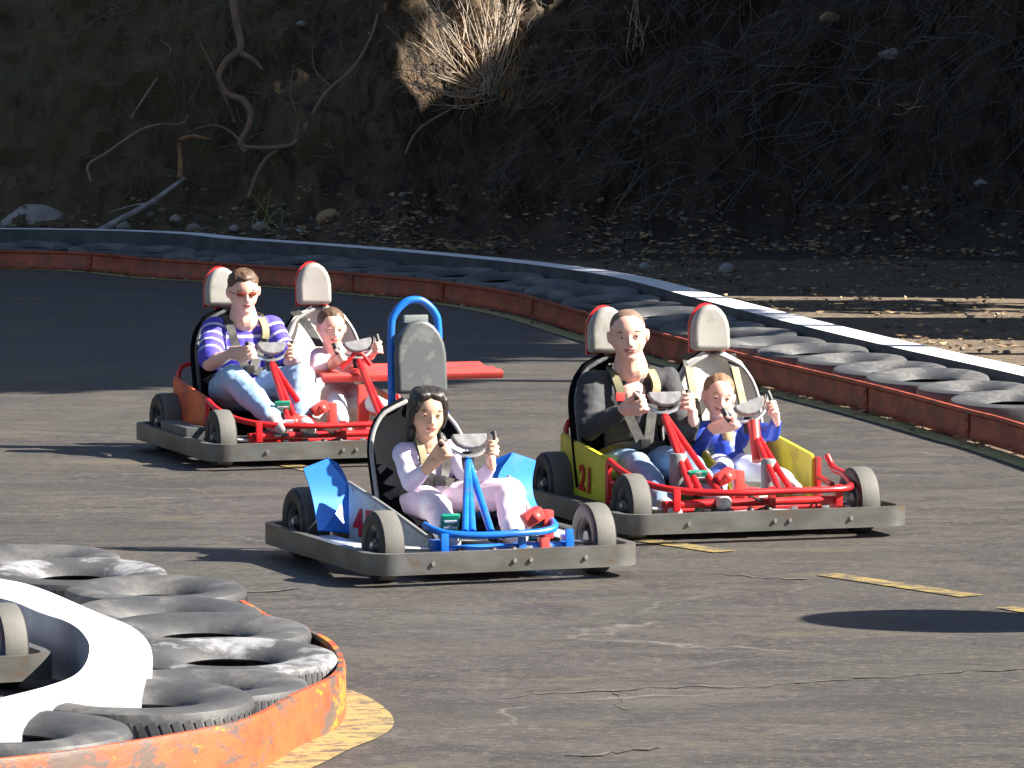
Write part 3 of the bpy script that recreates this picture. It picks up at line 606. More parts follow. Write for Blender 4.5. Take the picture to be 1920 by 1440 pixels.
    up = [KB.P(797, 985, .42), KB.P(812, 993, .5), KB.P(842, 1001, .56), KB.P(900, 1004, .59), KB.P(960, 1001, .6), KB.P(1015, 997, .58), KB.P(1040, 988, .54), KB.P(1030, 970, .44)]
    front_end(r, KB, fc, up, (-.235, .3), .54, .435, .135)
    c, gr = steering(r, KB, 877, 832, .1)
    for e in (KB.P(872, 998, .56), KB.P(886, 998, .56), KB.P(921, 998, .56)):
        g = MB(); g.tube([c+Vector((0, 0, -.06)), e], .0145, 10); g.build('steering_column', fc, r)
    pedal(r, .44, KB.P(842, 980, .44).y, .2, M['green']); pedal(r, .44, KB.P(1010, 990, .44).y, .17, M['green'], .9)
    q = KB.P(1008, 968, .45); brake_housing(r, q.x, q.y, q.z, M['red_light'])
    q = KB.P(1019, 1018, .55); g = MB(); g.box(q, (.05, .035, .045), bev=.006); g.build('bracket', M['red_light'], r)
    return r, c, gr
kb, cB, gB = blue_kart('foremost blue kart with white side panel 45, blue hoop and grey headrest')
def strap(root, pts, w=.045, padr=None, th=.006, m='belt', lab='harness_strap', upv=(1, 0, 0), fr=(.35, .6)):
    g = MB(); g.ribbon(pts, w, th, 5, upv); s = g.build(lab, M[m], root)
    if padr:
        P = smooth_path(pts, 5); n = len(P); sub = P[int(n*fr[0]):int(n*fr[1])+1]; sub = [p+V(upv)*th for p in sub]
        g = MB(); g.ribbon(sub, w*.8, .007, 1, upv); g.build('strap_pad', M[padr], s)
    return s
# ---- two-seat karts
def double_kart(K, lb, body, seat_c, left_s, right_s, num=None, red_top=True):
    r = thing('go_kart', tuple(K.o), K.rz, lb, 'go-kart', 'go-karts on the track'); fc = M['red']; L, Wd = 1.44, 1.26
    bumper(r, L, Wd)
    for sy in (-1, 1): wheel(r, .45, sy*.5, .135, .095, sy); wheel(r, -.52, sy*.5, .14, .12, sy)
    for i_, (a_, b_, c_) in enumerate([((.52, .1, .12), (.56, -.1, .19), (.3, -.2, .1)), ((.5, -.25, .11), (.57, -.15, .08), (.57, .05, .13)), ((.48, .3, .14), (.55, .24, .1), (.3, .1, .1))]): g = MB(); g.tube([a_, b_, c_], .005, 6, 6); g.build('cable', M['black'], r)
    for y_ in (-.22, -.12, .16, .3): g = MB(); g.box((.57, y_, .11), (.025, .03, .035), bev=.004); g.build('clamp', M['black'] if y_ < 0 else M['steel'], r)
    floor_pan(r, -.45, .52, .86, M['alu']); rear_axle(r, -.52, .48, .14); engine(r, -.62, 0)
    for sy in (-1, 1):
        y = sy*.462
        g = MB(); g.prism([(-.55, y, .35), (-.25, y, .318), (.06, y*.99, .283), (.06, y*.99, .065), (-.55, y, .09)], (0, -sy*.012, 0)); p = g.build('side_panel', body, r, smooth=False)
        g = MB(); g.prism([(-.55, y*.995, .351), (-.25, y*.995, .319), (.06, y*.985, .284), (.06, y*.985, .29), (-.25, y*.995, .325), (-.55, y*.995, .357)], (0, -sy*.016, 0)); g.build('panel_edge', body, p, smooth=False)
        if num and sy < 0: number(num, p, (-.3, y-.001, .14), (1, 0, -.04), (0, 0, 1), .15, M['red'])
        for z in (.2, .12, .075): g = MB(); g.tube([(.07, y*1.005, z), (.36, y*.9, z-.01)], .012, 8); g.build('frame_tube', fc, r)
        g = MB(); g.box((.075, y*1.01, .175), (.035, .018, .21), bev=.004); g.build('frame_bracket', fc, r)
        g = MB(); g.prism([(-.3, sy*.6, .108), (.3, sy*.6, .108), (.26, sy*.48, .108), (-.3, sy*.48, .108)], (0, 0, .005)); g.build('side_plate', M['bumper_in'], r)
        g = MB(); g.tube([(-.58, sy*.36, .12), (-.6, sy*.42, .37), (-.6, sy*.3, .42), (-.6, 0, .43)], .013, 8, 4); g.build('rear_frame_tube', fc, r)
    g = MB(); g.prism([(-.35, -.006, .4), (.0, -.006, .3), (.3, -.006, .18), (.3, -.006, .065), (-.35, -.006, .065)], (0, .012, 0)); g.build('centre_panel', body, r, smooth=False)
    for (hx, hy0, hy1), cy in zip((left_s['hr'], right_s['hr']), (left_s['y'], right_s['y'])):
        st_ = seat_shell(r, cy, .375, .68, M['seatblack'] if cy < 0 else seat_c[0], M['greypad'] if cy < 0 else seat_c[1], x0=-.36, lean=.14, fl=.6, sw=.3, back=M['seatblack'])
        if cy < 0:
            rows = [[(-.335-.14*(z-.1)/.58+.02*max(0, t)**3, cy+.1875*t*(1 if z < .5 else math.sqrt(max(0, 1-((z-.5)/.2)**2*.8))), z) for t in (-.1, .2, .5, .75, .95)] for z in (.4, .46, .52, .58, .62, .655)]
            g = MB(); g.sheet(rows, .012); g.build('seat_pad', seat_c[0], st_)
        c = K.P(hx, hy1, -.5); h = K.P(hx, hy0, -.5).z-c.z
        pad(r, 'headrest', (c.x, c.y, c.z), .17, h-.008, .07, -5, M['headrest'], back=M['red'])
        g = MB(); g.tube([(-.55, c.y, .3), (-.56, c.y, .85)], .016, 8); g.build('headrest_post', fc, r)
    outs = []
    for sd in (left_s, right_s):
        c, gr = steering(r, K, sd['st'][0], sd['st'][1], .1, roll=sd.get('roll', 0)); outs.append((c, gr))
        for dy in sd.get('legs', (-.035, .035, .11)):
            g = MB(); g.tube([c+Vector((.0, 0, -.05)), (.5, c.y+dy, .185)], .014, 10); g.build('steering_column', fc, r)
    up = [(.07, -.462, .287), (.25, -.455, .25), (.42, -.4, .215), (.54, -.28, .197), (.6, -.1, .193), (.6, .1, .193), (.6, .3, .193), (.57, .4, .195), (.48, .45, .205), (.38, .46, .235), (.28, .455, .25), (.24, .44, .3)]
    front_end(r, K, fc, up, (-.36, .38), .53, .5, .135, .145, .165)
    return r, outs
KY = place(1170, 1026, .72, -.63, 18.5)
ky, oy = double_kart(KY, 'yellow two-seat kart numbered 21 with red frame tubes', M['yellow'], (M['cream'], M['piping']),
    dict(hr=(1134, 572, 662), y=KY.P(1150, 700, -.45).y, st=(1243, 752), legs=(-.02, .02, .1)), dict(hr=(1326, 568, 658), y=KY.P(1338, 720, -.45).y, roll=19, st=(1404, 768), legs=(-.02, .03)), '21')
KR = place(396, 886, .74, -.63, 19)
kr, orr = double_kart(KR, 'red two-seat kart with faded orange side panel, rearmost on the left', M['orange'], (M['cream'], M['piping']),
    dict(hr=(413, 499, 574), y=KR.P(432, 620, -.45).y, st=(507, 657), legs=(-.02, .02, .1)), dict(hr=(585, 490, 571), y=KR.P(600, 640, -.45).y, roll=11, st=(670, 652), legs=(0, .03)))
# yellow kart extras
q = KY.P(1272, 850, .32); b_ = KY.P(1272, 925, .32)
g = MB(); g.lathe([(.001, b_.z), (.034, b_.z), (.037, b_.z+.02), (.037, q.z-.01), (.03, q.z), (.001, q.z)], (q.x, q.y, 0), 'z', 20); g.build('column_sleeve', M['canister'], ky)
q = KY.P(1441, 860, .34); b_ = KY.P(1441, 925, .34)
g = MB(); g.lathe([(.001, b_.z), (.03, b_.z), (.032, q.z-.01), (.026, q.z), (.001, q.z)], (q.x, q.y, 0), 'z', 20); g.build('column_sleeve', M['canister'], ky)
q0, q1 = KY.P(1413, 790, .16), KY.P(1420, 865, .24); g = MB(); g.tube([q0, q1], [.024, .022], 14); g.build('column_cover', M['red_light'], ky)
for (K, r, L_) in ((KY, ky, [(1305, 905, .4, 'green', 1.1), (1312, 965, .5, 'green', .7), (1600, 0, 0, '', 0)]), (KR, kr, [(528, 770, .4, 'green', 1.0), (540, 800, .5, 'alu', .7)])):
    for x, y, lx, m_, s_ in L_:
        if s_: q = K.P(x, y, lx); pedal(r, q.x, q.y, q.z, M[m_], s_)
for (K, r, x, y) in ((KY, ky, 1368, 893), (KY, ky, 1395, 925), (KR, kr, 608, 765), (KR, kr, 556, 790)): q = K.P(x, y, .45); brake_housing(r, q.x, q.y, q.z, M['red_light'])
# red kart side wing
z0 = KR.P(700, 702, .1).z
pf = [(.16, -.02), (.165, .0), (.14, .012), (.04, .014), (.0, .02), (-.04, .014), (-.12, .014), (-.2, .03), (-.2, .02), (-.12, .002), (.0, .0), (.1, -.004), (.15, -.03)]
ya, yb = KR.P(600, 705, .1).y, KR.P(936, 712, .1).y
g = MB(); g.prism([(x, ya, z0+z) for x, z in pf], (0, yb-ya, 0)); wg = g.build('side_wing', M['red_light'], kr)
g = MB(); g.box((.12, -.565, .14), (.26, .1, .06), bev=.006); g.box((-.12, -.565, .14), (.2, .1, .06), bev=.006); g.build('side_step', M['greypad'], kr)
q = KR.P(681, 725, .15); g = MB(); g.box((q.x, q.y, (q.z+.12)/2+.0), (.03, .055, q.z-.1), bev=.006); g.build('wing_post', M['red_light'], kr)
g = MB(); g.box((q.x-.0, q.y, .12), (.05, .085, .05), bev=.008); g.build('wing_foot', M['red_light'], kr)
g = MB(); g.tube([KR.P(640, 690, .12), KR.P(650, 680, .12), KR.P(672, 660, .12), KR.P(695, 684, .12)], .012, 8, 4); g.build('column_brace', M['red'], kr)
# copies: a blue kart behind the near wall
k2 = copy_tree(kb); kx = Frame(-2.05, 16.15, 24); k2.location = (-2.2, 16.27, 0); k2.rotation_euler = (0, 0, kx.rz)
k2['label'] = 'blue kart cut off by the left edge, inside the curved white wall'
#@@PEOPLE
# ---------------------------------------------------------------- people
def skin_mat(name, col, c2):
    m = mat(name, col, .5, col2=c2, scale=14, contrast=(.3, .7), sub=.08, spec=.35); return m
M['skin_fair'] = skin_mat('fair_skin', (.78, .5, .4), (.7, .4, .31)); M['skin_olive'] = skin_mat('olive_skin', (.68, .43, .3), (.6, .35, .23))
M['lip'] = mat('lips', (.42, .13, .12), .45, var=.2); M['eyewhite'] = mat('eye_white', (.75, .73, .7), .25, var=.05); M['iris'] = mat('iris', (.04, .025, .02), .15, var=.2); M['teeth'] = mat('teeth', (.8, .78, .7), .3, var=.05)
M['hair_black'] = mat('black_hair', (.012, .01, .01), .38, col2=(.03, .024, .02), scale=30, stretch=(6, 6, 1), bump=.002, bscale=60)
M['hair_brown'] = mat('brown_hair', (.12, .065, .035), .55, col2=(.06, .035, .02), scale=40, bump=.003, bscale=70); M['hair_light'] = mat('light_brown_hair', (.26, .15, .08), .55, col2=(.15, .085, .045), scale=40, bump=.003, bscale=70)
M['hair_shaved'] = mat('shaved_hair', (.13, .08, .06), .75, col2=(.2, .125, .09), scale=60, bump=.0006, bscale=200)
M['lens'] = mat('amber_lens', (.2, .03, .012), .08, var=.2, spec=.8); M['jeans'] = mat('light_blue_denim', (.33, .48, .68), .85, col2=(.2, .34, .55), scale=7, bump=.002, bscale=50, contrast=(.3, .7)); M['jeans_dark'] = mat('blue_denim', (.16, .26, .42), .85, col2=(.38, .5, .64), scale=6, bump=.002, bscale=50, contrast=(.4, .7))
M['shirt_black'] = mat('charcoal_knit', (.03, .032, .036), .85, col2=(.045, .047, .052), scale=9, bump=.004, bscale=16); M['lilac'] = mat('pale_lilac_knit', (.6, .52, .72), .85, col2=(.66, .62, .76), scale=9, bump=.003, bscale=18)
M['pink'] = mat('pale_pink_fleece', (.76, .58, .72), .9, col2=(.82, .76, .82), scale=7, bump=.003, bscale=18); M['lilac_grey'] = mat('lilac_grey_cotton', (.45, .36, .42), .85, col2=(.55, .46, .52), scale=9, bump=.003, bscale=18)
M['jacket'] = mat('bright_blue_nylon', (.02, .07, .5), .45, col2=(.02, .04, .25), scale=6, bump=.004, bscale=16); M['palepants'] = mat('pale_grey_cloth', (.55, .6, .66), .85, col2=(.65, .68, .72), scale=7, bump=.003, bscale=18)
M['boypants'] = mat('white_and_blue_cloth', (.6, .66, .8), .8, col2=(.08, .14, .5), scale=5, contrast=(.5, .58), bump=.003, bscale=18); M['shoe'] = mat('white_trainers', (.62, .6, .58), .6, col2=(.35, .33, .33), scale=20); M['sole'] = mat('shoe_sole', (.1, .1, .1), .8); M['sandal'] = mat('grey_sandal', (.25, .25, .26), .7, var=.4)
M['vest'] = mat('beige_vest', (.5, .42, .36), .85, col2=(.2, .15, .13), scale=18, contrast=(.45, .6)); M['tanbib'] = mat('tan_bib', (.55, .4, .2), .85, col2=(.4, .12, .06), scale=12, contrast=(.5, .6))
M['padolive'] = mat('olive_pad', (.16, .15, .08), .8, var=.4, scale=20)
def stripe_mat():
    m, n, L, b, co = nodemat('purple_striped_cotton', .85); at = n.new('ShaderNodeAttribute'); at.attribute_name = 'along'
    w = n.new('ShaderNodeMath'); w.operation = 'MULTIPLY'; w.inputs[1].default_value = 19.0; L.new(at.outputs['Fac'], w.inputs[0]); f = n.new('ShaderNodeMath'); f.operation = 'FRACT'; L.new(w.outputs[0], f.inputs[0])
    s = rng(n, L, f.outputs[0], .7, .76); c = mix_col(n, L, s, (.08, .06, .48), (.5, .5, .72)); w2 = n.new('ShaderNodeMath'); w2.operation = 'MULTIPLY'; w2.inputs[1].default_value = 9.5; L.new(at.outputs['Fac'], w2.inputs[0]); f2 = n.new('ShaderNodeMath'); f2.operation = 'FRACT'; L.new(w2.outputs[0], f2.inputs[0])
    c = mix_col(n, L, rng(n, L, f2.outputs[0], .15, .12, 0, .75), c, (.04, .025, .22)); L.new(c, b.inputs['Base Color']); k = noise_n(n, L, co, 16, 6); bump_n(n, L, b, k, .005); return m
M['stripes'] = stripe_mat()
def remesh(g, voxel, smooth_it, name, m, parent, post=None):
    me = bpy.data.meshes.new('tmp'); me.from_pydata([tuple(v) for v in g.v], [], g.f); bm = bmesh.new(); bm.from_mesh(me); bmesh.ops.recalc_face_normals(bm, faces=bm.faces[:]); bm.to_mesh(me); bm.free()
    t = bpy.data.objects.new('tmp', me); COL.objects.link(t); r = t.modifiers.new('r', 'REMESH'); r.mode = 'VOXEL'; r.voxel_size = voxel; r.use_smooth_shade = True
    if smooth_it: s = t.modifiers.new('s', 'SMOOTH'); s.iterations = smooth_it; s.factor = .5
    bpy.context.view_layer.update(); out = bpy.data.meshes.new_from_object(t.evaluated_get(bpy.context.evaluated_depsgraph_get())); bpy.data.objects.remove(t)
    n = len(out.vertices); co = np.empty(n*3); out.vertices.foreach_get('co', co); co = co.reshape(-1, 3)
    if post: co = post(co, out); out.vertices.foreach_set('co', co.ravel())
    out.update(); out.materials.clear()
    for mm in (m if isinstance(m, (list, tuple)) else [m]): out.materials.append(mm)
    out.polygons.foreach_set('use_smooth', [True]*len(out.polygons)); out.name = name
    o = bpy.data.objects.new(name, out); COL.objects.link(o); o.parent = parent; return o
def headframe(c, K, yaw, pitch, roll=0):
    """rotation taking head axes (x nose, y left, z up) to kart axes; yaw positive turns to the driver's left"""
    return Matrix.Rotation(math.radians(yaw), 3, 'Z') @ Matrix.Rotation(math.radians(pitch), 3, 'Y') @ Matrix.Rotation(math.radians(roll), 3, 'X')
def hand(g, wrist, grip, axis, sz=1.0):
    """palm, four fingers curled round a handle and a thumb closing from the side"""
    wrist, grip, a = V(wrist), V(grip), V(axis).normalized(); u = (wrist-grip); u = (u-a*u.dot(a)); 
    if u.length < 1e-4: u = Vector((-1, 0, 0)); u = u-a*u.dot(a)
    u.normalize(); v = a.cross(u); 
    if v.z < 0: v = -v
    kn = grip+u*.03*sz+v*.012*sz; g.cap(wrist, .019*sz, wrist.lerp(kn, .5), .024*sz, 10)
    for k in range(4): o = a*((k-1.5)*.0185*sz); g.cap(wrist+o*.6, .014*sz, kn+o, .0125*sz, 8)
    for k in range(4):
        o = a*((k-1.5)*.0195*sz); rr = (.026-.001*abs(k-1.2))*sz; ln = [1.0, 1.12, 1.05, .85][k]; pr = kn+o; P = []
        for q in range(1, 5): ph = math.radians(40+ln*50*q); P.append(grip+o+u*(rr*math.cos(ph))+v*(rr*math.sin(ph)))
        r_ = [.0098, .0092, .0085, .0075]
        for q, p in enumerate(P): g.cap(pr, r_[q]*sz*1.04, p, r_[q]*sz, 8); pr = p
    up = a if a.z > 0 else -a; t0 = wrist+up*.02*sz+u*-.01; t1 = grip+up*.04*sz+u*.024*sz; t2 = grip+up*.048*sz-u*.004*sz-v*.012*sz; t3 = grip+up*.036*sz-u*.02*sz-v*.016*sz
    g.cap(t0, .014*sz, t1, .0125*sz, 8); g.cap(t1, .0115*sz, t2, .0105*sz, 8); g.cap(t2, .01*sz, t3, .0085*sz, 8)
def person(K, root_at, label, J, hh, hw, hy, skin, hair, group=None, female=False, child=False, smile=0, shave=False):
    """J: joint dictionary in kart axes. hh: head height, hw: head width factor, hy: (yaw, pitch, roll)"""
    o3 = K.o+K.x*root_at[0]+K.y*root_at[1]; t = thing('person', (o3[0], o3[1], 0), K.rz, label, 'person', group); OFF = Vector((root_at[0], root_at[1], 0))
    J = {k: V(v)-OFF for k, v in J.items() if not isinstance(v, (float, int))}
    hc = J['head']; R = headframe(hc, K, *hy); s = hh
    def hp(x, y, z): return hc+R @ Vector((x*s, y*s*hw, z*s))
    g = MB(); Rr = R
    E = lambda x, y, z, a, b, c: g.ell(hp(x, y, z), (a*s, b*s*hw, c*s), 18, 12, Rr)
    ch = child
    E(-.07, 0, .14, .395, .325, .33); E(.05, 0, .1, .29, .295, .28)
    E(.07, 0, -.11, .25, .295, .30); E(.02, 0, -.2, .27, .26, .22); E(.18, 0, -.395 if not ch else -.37, .11, .13, .09)
    for y in (-1, 1):
        g.cap(hp(-.04, y*.24, -.16), .08*s, hp(.16, y*.09, -.385), .075*s); E(.17, y*.16, -.08, .11, .1, .1); g.cap(hp(.27, y*.05, .075), .045*s, hp(.2, y*.2, .09), .045*s)
        E(-.05, y*.335, -.03, .075, .06, .115); E(-.06, y*.365, .02, .055, .035, .085)
        E(.335, y*.045, -.155, .035, .034, .028)
        g.cap(hp(.315, 0, -.232), .024*s, hp(.262, y*(.085+.02*smile), -.235 + .04*smile), .016*s); g.cap(hp(.31, 0, -.282), .03*s, hp(.257, y*(.075+.02*smile), -.265+.035*smile), .018*s)
        if smile: E(.18, y*.18, -.14, .095, .075, .07)
    g.cap(hp(.3, 0, .04), .032*s, hp(.385 if not ch else .355, 0, -.125), .042*s); E(.3, 0, -.25, .05, .12, .06)
    nb = J['neck']; g.cap(hp(-.12, 0, -.14), (.19 if ch or female else .2)*s*hw, nb+Vector((0, 0, .01)), (.05 if ch or female else .074)*(1.0)); 
    shR, shL = J['shR'], J['shL']; hipc = J['hip']; k_ = (shL-shR).length
    g.cap(nb-Vector((0, 0, .02)), .045, shR.lerp(nb, .25), .03); g.cap(nb-Vector((0, 0, .02)), .045, shL.lerp(nb, .25), .03)
    chest = (shR+shL)/2; g.cap(shR.lerp(shL, .22)-Vector((0, 0, k_*.2)), k_*.24, shR.lerp(shL, .78)-Vector((0, 0, k_*.2)), k_*.24, 16); g.cap(chest-Vector((0, 0, k_*.2)), k_*.3, hipc, k_*.3, 16)
    fr = {'ad': 1.0}.get('ad')*(.72 if child else (.78 if female else 1.0)); hs = (.80 if child else (.84 if female else 1.0)); grip = {}
    for sd in ('R', 'L'):
        e, w, gp, ax = J['el'+sd], J['wr'+sd], J['gr'+sd], J['ax'+sd]+OFF
        g.cap(J['sh'+sd], .045*fr, e, .037*fr); g.cap(e, .036*fr, e.lerp(w, .4), .037*fr); g.cap(e.lerp(w, .4), .036*fr, w, .024*fr)
        hand(g, w, gp, ax, hs)
        g.cap(hipc+Vector((0, .06*fr*(1 if sd == 'L' else -1), 0)), .055*fr, J['kn'+sd], .04*fr); g.cap(J['kn'+sd], .04*fr, J['an'+sd], .028*fr)
        f = J['an'+sd]; g.cap(f, .03*fr, f+Vector((.09, 0, -.02))*fr, .025*fr)
    def post(co, me):
        # eye sockets, nostril wings and the line between the lips
        Ri = np.array(R.transposed()); L_ = (co-np.array(hc)) @ Ri.T; L_ = L_/np.array([s, s*hw, s]); d = np.zeros(len(co))
        ed = np.empty(len(me.edges)*2, dtype=np.int64); me.edges.foreach_get('vertices', ed); ed = ed.reshape(-1, 2); cnt = np.bincount(ed.ravel(), minlength=len(co)).clip(1)
        wgt = ((np.abs(L_[:, 2]) < .62) & (np.abs(L_[:, 1]) < .48) & (L_[:, 0] > -.55) & (L_[:, 0] < .5)).astype(float)*.6
        X, Y_, Z = L_[:, 0], np.abs(L_[:, 1]), L_[:, 2]
        wgt[(X > .28) & (Y_ < .085) & (Z < .05) & (Z > -.31)] *= .12; wgt[(Y_ > .31) & (np.abs(Z) < .2)] *= .15; wgt[Z < -.45] *= .3
        for _ in range(14):
            sm = np.zeros_like(L_); np.add.at(sm, ed[:, 0], L_[ed[:, 1]]); np.add.at(sm, ed[:, 1], L_[ed[:, 0]]); L_ = L_+(sm/cnt[:, None]-L_)*wgt[:, None]
        front = L_[:, 0] > .12
        for y in (-1, 1): q = ((L_[:, 1]-y*.14)/.075)**2+((L_[:, 2]-.005)/.05)**2; d += .03*np.exp(-q)*front
        q = ((L_[:, 1])/.1)**2+((L_[:, 2]+.258-3.5*smile*L_[:, 1]**2)/.012)**2; d += .02*np.exp(-q)*front
        q = ((L_[:, 1])/.05)**2+((L_[:, 2]+.335)/.03)**2; d += .018*np.exp(-q)*front
        L_[:, 0] -= d; L_ = L_*np.array([s, s*hw, s]); return L_ @ Ri+np.array(hc)
    body = remesh(g, .0042 if not child else .0036, 3, 'body', [skin, M['lip']], t, post)
    me = body.data; Rt = R.transposed(); mi = [0]*len(me.polygons)
    for p in me.polygons:
        q = Rt @ (p.center-hc); x, y, z = q.x/s, q.y/(s*hw), q.z/s
        if x > .2 and (y/(.1+.03*smile))**2+((z+.258-3.5*smile*y*y)/.034)**2 < 1: mi[p.index] = 1
    me.polygons.foreach_set('material_index', mi)
    for y in (-1, 1):
        g = MB(); E(.246, y*.14, .008, .045, .05, .03); ey = g.build('eye', M['eyewhite'], t)
        g = MB(); g.ell(hp(.278, y*.138, .004), (.016*s, .024*s, .024*s), 10, 7, R); g.build('iris', M['iris'], ey)
        g = MB(); g.tube([hp(.25, y*.075, .022), hp(.292, y*.115, .034), hp(.29, y*.16, .034), hp(.245, y*.205, .018)], [.012*s, .017*s, .017*s, .01*s], 6, 4, flat=(.9, 1.1)); g.build('eyelid', skin, t)
        g = MB(); g.tube([hp(.25, y*.08, -.02), hp(.288, y*.125, -.03), hp(.28, y*.165, -.028), hp(.24, y*.2, -.012)], .010*s, 6, 4); g.build('eyelid', skin, t)
        g = MB(); g.tube([hp(.30, y*.065, .085), hp(.296, y*.14, .11), hp(.24, y*.215, .088)], [.009*s, .012*s, .006*s], 6, 4, flat=(1.1, .7)); g.build('eyebrow', hair if not shave else M['hair_brown'], t)
    if smile > .5: g = MB(); g.tube([hp(.275, -.09, -.235), hp(.315, -.035, -.256), hp(.315, .035, -.256), hp(.275, .09, -.235)], .017*s, 6, 3); g.build('teeth', M['teeth'], t)
    return t, hp, R, s, OFF
def garment(t, name, m, caps, voxel=.006, sm=4, wr=.004, seed=1, along=False):
    """clothing grown from tapered capsules (p0, r0, p1, r1); folds from noise"""
    g = MB()
    for c in caps: g.cap(*c, 16)
    def post(co, me):
        for i in range(len(co)):
            p = Vector(co[i]); n_ = me.vertices[i].normal; f = noise.fractal(p*9+Vector((seed, 0, 0)), 1, 2, 3)*wr+noise.noise(Vector((p.x*14, p.y*14, p.z*38+seed)))*wr*.5
            co[i] = p+n_*f
        return co
    o = remesh(g, voxel, sm, name, m, t, post)
    if along:
        me = o.data; at = me.attributes.new('along', 'FLOAT', 'POINT'); vals = []
        for v in me.vertices:
            best = None
            for ci, (p0, r0, p1, r1) in enumerate(caps):
                d = p1-p0; tt = max(0, min(1, (v.co-p0).dot(d)/max(d.length_squared, 1e-9))); dist = (v.co-(p0+d*tt)).length-(r0+(r1-r0)*tt)
                if best is None or dist < best[0]: best = (dist, ci, tt, d.length)
            _, ci, tt, dl = best
            vals.append(v.co.z+1 if ci < along else 2+ci*.31+tt*dl)
        at.data.foreach_set('value', vals)
    return o
def shell_hair(t, hp, R, s, hw, m, parts, voxel=.005, nz=.006, name='hair', seed=0):
    g = MB()
    for (x, y, z, a, b, c) in parts: g.ell(hp(x, y, z), (a*s, b*s*hw, c*s), 18, 12, R)
    def post(co, me):
        for i in range(len(co)):
            p = Vector(co[i]); q = R.transposed() @ p; co[i] = p+me.vertices[i].normal*(noise.noise(Vector((q.x*30, q.y*45, q.z*22+seed)))*nz+noise.noise(Vector((q.x*90, q.y*120, q.z*50+seed)))*nz*.4)
        return co
    return remesh(g, voxel, 2, name, m, t, post)
def shoes(t, J, OFF, sz, m=None):
    for sd in 'RL':
        a = V(J['an'+sd])-OFF; g = MB(); g.cap(a+Vector((-.02, 0, -.005))*sz, .042*sz, a+Vector((.08, 0, -.03))*sz, .038*sz); g.cap(a+Vector((-.03, 0, -.04))*sz, .03*sz, a+Vector((.13, 0, -.035))*sz, .034*sz); sh = remesh(g, .005, 2, 'shoe', m or M['shoe'], t)
        g = MB(); g.box(a+Vector((.045, 0, -.066))*sz, (.21*sz, .075*sz, .016*sz), bev=.006*sz); g.build('sole', M['sole'], sh)
def joints(K, d, grips, low=0.0):
    J = {k: K.P(*v) for k, v in d.items()}
    for sd, (a, e, m_) in zip('RL', grips): J['gr'+sd] = m_.lerp(e, low); J['ax'+sd] = (a-e).normalized()
    return J
def cut(p, q, f): return p.lerp(q, f)
# girl in the blue kart
J = joints(KB, dict(head=(803, 774, -.17), neck=(799, 832, -.2), shR=(757, 850, -.21), shL=(848, 846, -.21), hip=(806, 930, -.2), elR=(770, 905, -.12), wrR=(798, 880, .0), elL=(890, 915, -.08), wrL=(922, 872, .03),
    knR=(822, 955, .08), anR=(834, 1000, .36), knL=(955, 925, .06), anL=(962, 996, .34)), gB, .8)
t, hp, R, s, OFF = person(KB, (-.2, 0), 'dark-haired girl in a lilac top and pink trousers driving the blue kart', J, .197, 1.02, (-6, 8, -3), M['skin_olive'], M['hair_black'], female=True)
j = {k: V(v)-OFF for k, v in J.items()}
shell_hair(t, hp, R, s, 1.02, M['hair_black'], [(.05, .12, .36, .22, .19, .13), (.05, -.13, .36, .22, .19, .13), (.02, 0, .385, .22, .2, .12), (-.13, 0, .19, .385, .355, .335), (-.2, 0, .0, .31, .345, .4), (-.1, .17, .3, .33, .2, .2), (-.1, -.17, .3, .33, .2, .2), (.1, .26, .2, .14, .1, .2), (.1, -.26, .2, .14, .1, .2), (-.07, .33, 0, .16, .08, .34), (-.07, -.33, 0, .16, .08, .34), (-.2, .24, -.35, .14, .09, .3), (-.2, -.26, -.38, .15, .1, .34), (-.22, 0, -.3, .18, .22, .3), (-.25, -.1, -.5, .12, .16, .25)], nz=.004)
tor = [(j['shR'], .045, j['shL'], .045), (j['shR'].lerp(j['shL'], .2)-Vector((0, 0, .05)), .062, j['shR'].lerp(j['shL'], .8)-Vector((0, 0, .05)), .062), ((j['shR']+j['shL'])/2-Vector((0, 0, .06)), .075, j['hip'], .082), (j['neck']-Vector((0, 0, .025)), .036, (j['shR']+j['shL'])/2, .05)]
garment(t, 'shirt', M['lilac'], tor+[(j['shR'], .046, j['elR'], .037), (j['elR'], .036, cut(j['elR'], j['wrR'], .85), .027), (j['shL'], .046, j['elL'], .037), (j['elL'], .036, cut(j['elL'], j['wrL'], .85), .027)], .005, 3, .005)
garment(t, 'trousers', M['pink'], [(j['hip']+Vector((0, -.03, -.02)), .075, j['hip']+Vector((0, .03, -.02)), .075), (j['hip']+Vector((0, -.05, -.01)), .074, j['knR'], .054), (j['hip']+Vector((0, .05, -.01)), .07, j['knL'], .062), (j['knR'], .054, cut(j['knR'], j['anR'], .9), .046), (j['knL'], .061, cut(j['knL'], j['anL'], .9), .048)], .006, 3, .006)
shoes(t, J, OFF, .8)
def harness(kart, J, spread, pd, w=.036, lap=True, d0=.07, waist=.07):
    """two shoulder straps and a lap belt lying on the clothes"""
    c = (V(J['shR'])+V(J['shL']))/2; hip = V(J['hip'])
    for sy in (-1, 1):
        a = c+Vector((-.09, sy*spread*.8, .045)); b = c+Vector((.0, sy*spread, .062)); m_ = c+Vector((d0, sy*spread, -.0)); m2 = c+Vector((d0+.012, sy*spread*.8, -.07)); e = hip+Vector((waist+.035, sy*.015, .07))
        strap(kart, [a, b, m_, m2, e], w, pd[0] if sy < 0 else pd[1], fr=(.3, .62))
        if lap: strap(kart, [hip+Vector((-.05, sy*.16, .0)), hip+Vector((.05, sy*.12, .04)), e], w, None)
    g = MB(); g.box(hip+Vector((waist+.045, 0, .07)), (.02, .045, .04), bev=.006); g.build('harness_buckle', M['black'], kart)
harness(kb, J, .05, ('beltpad', None))
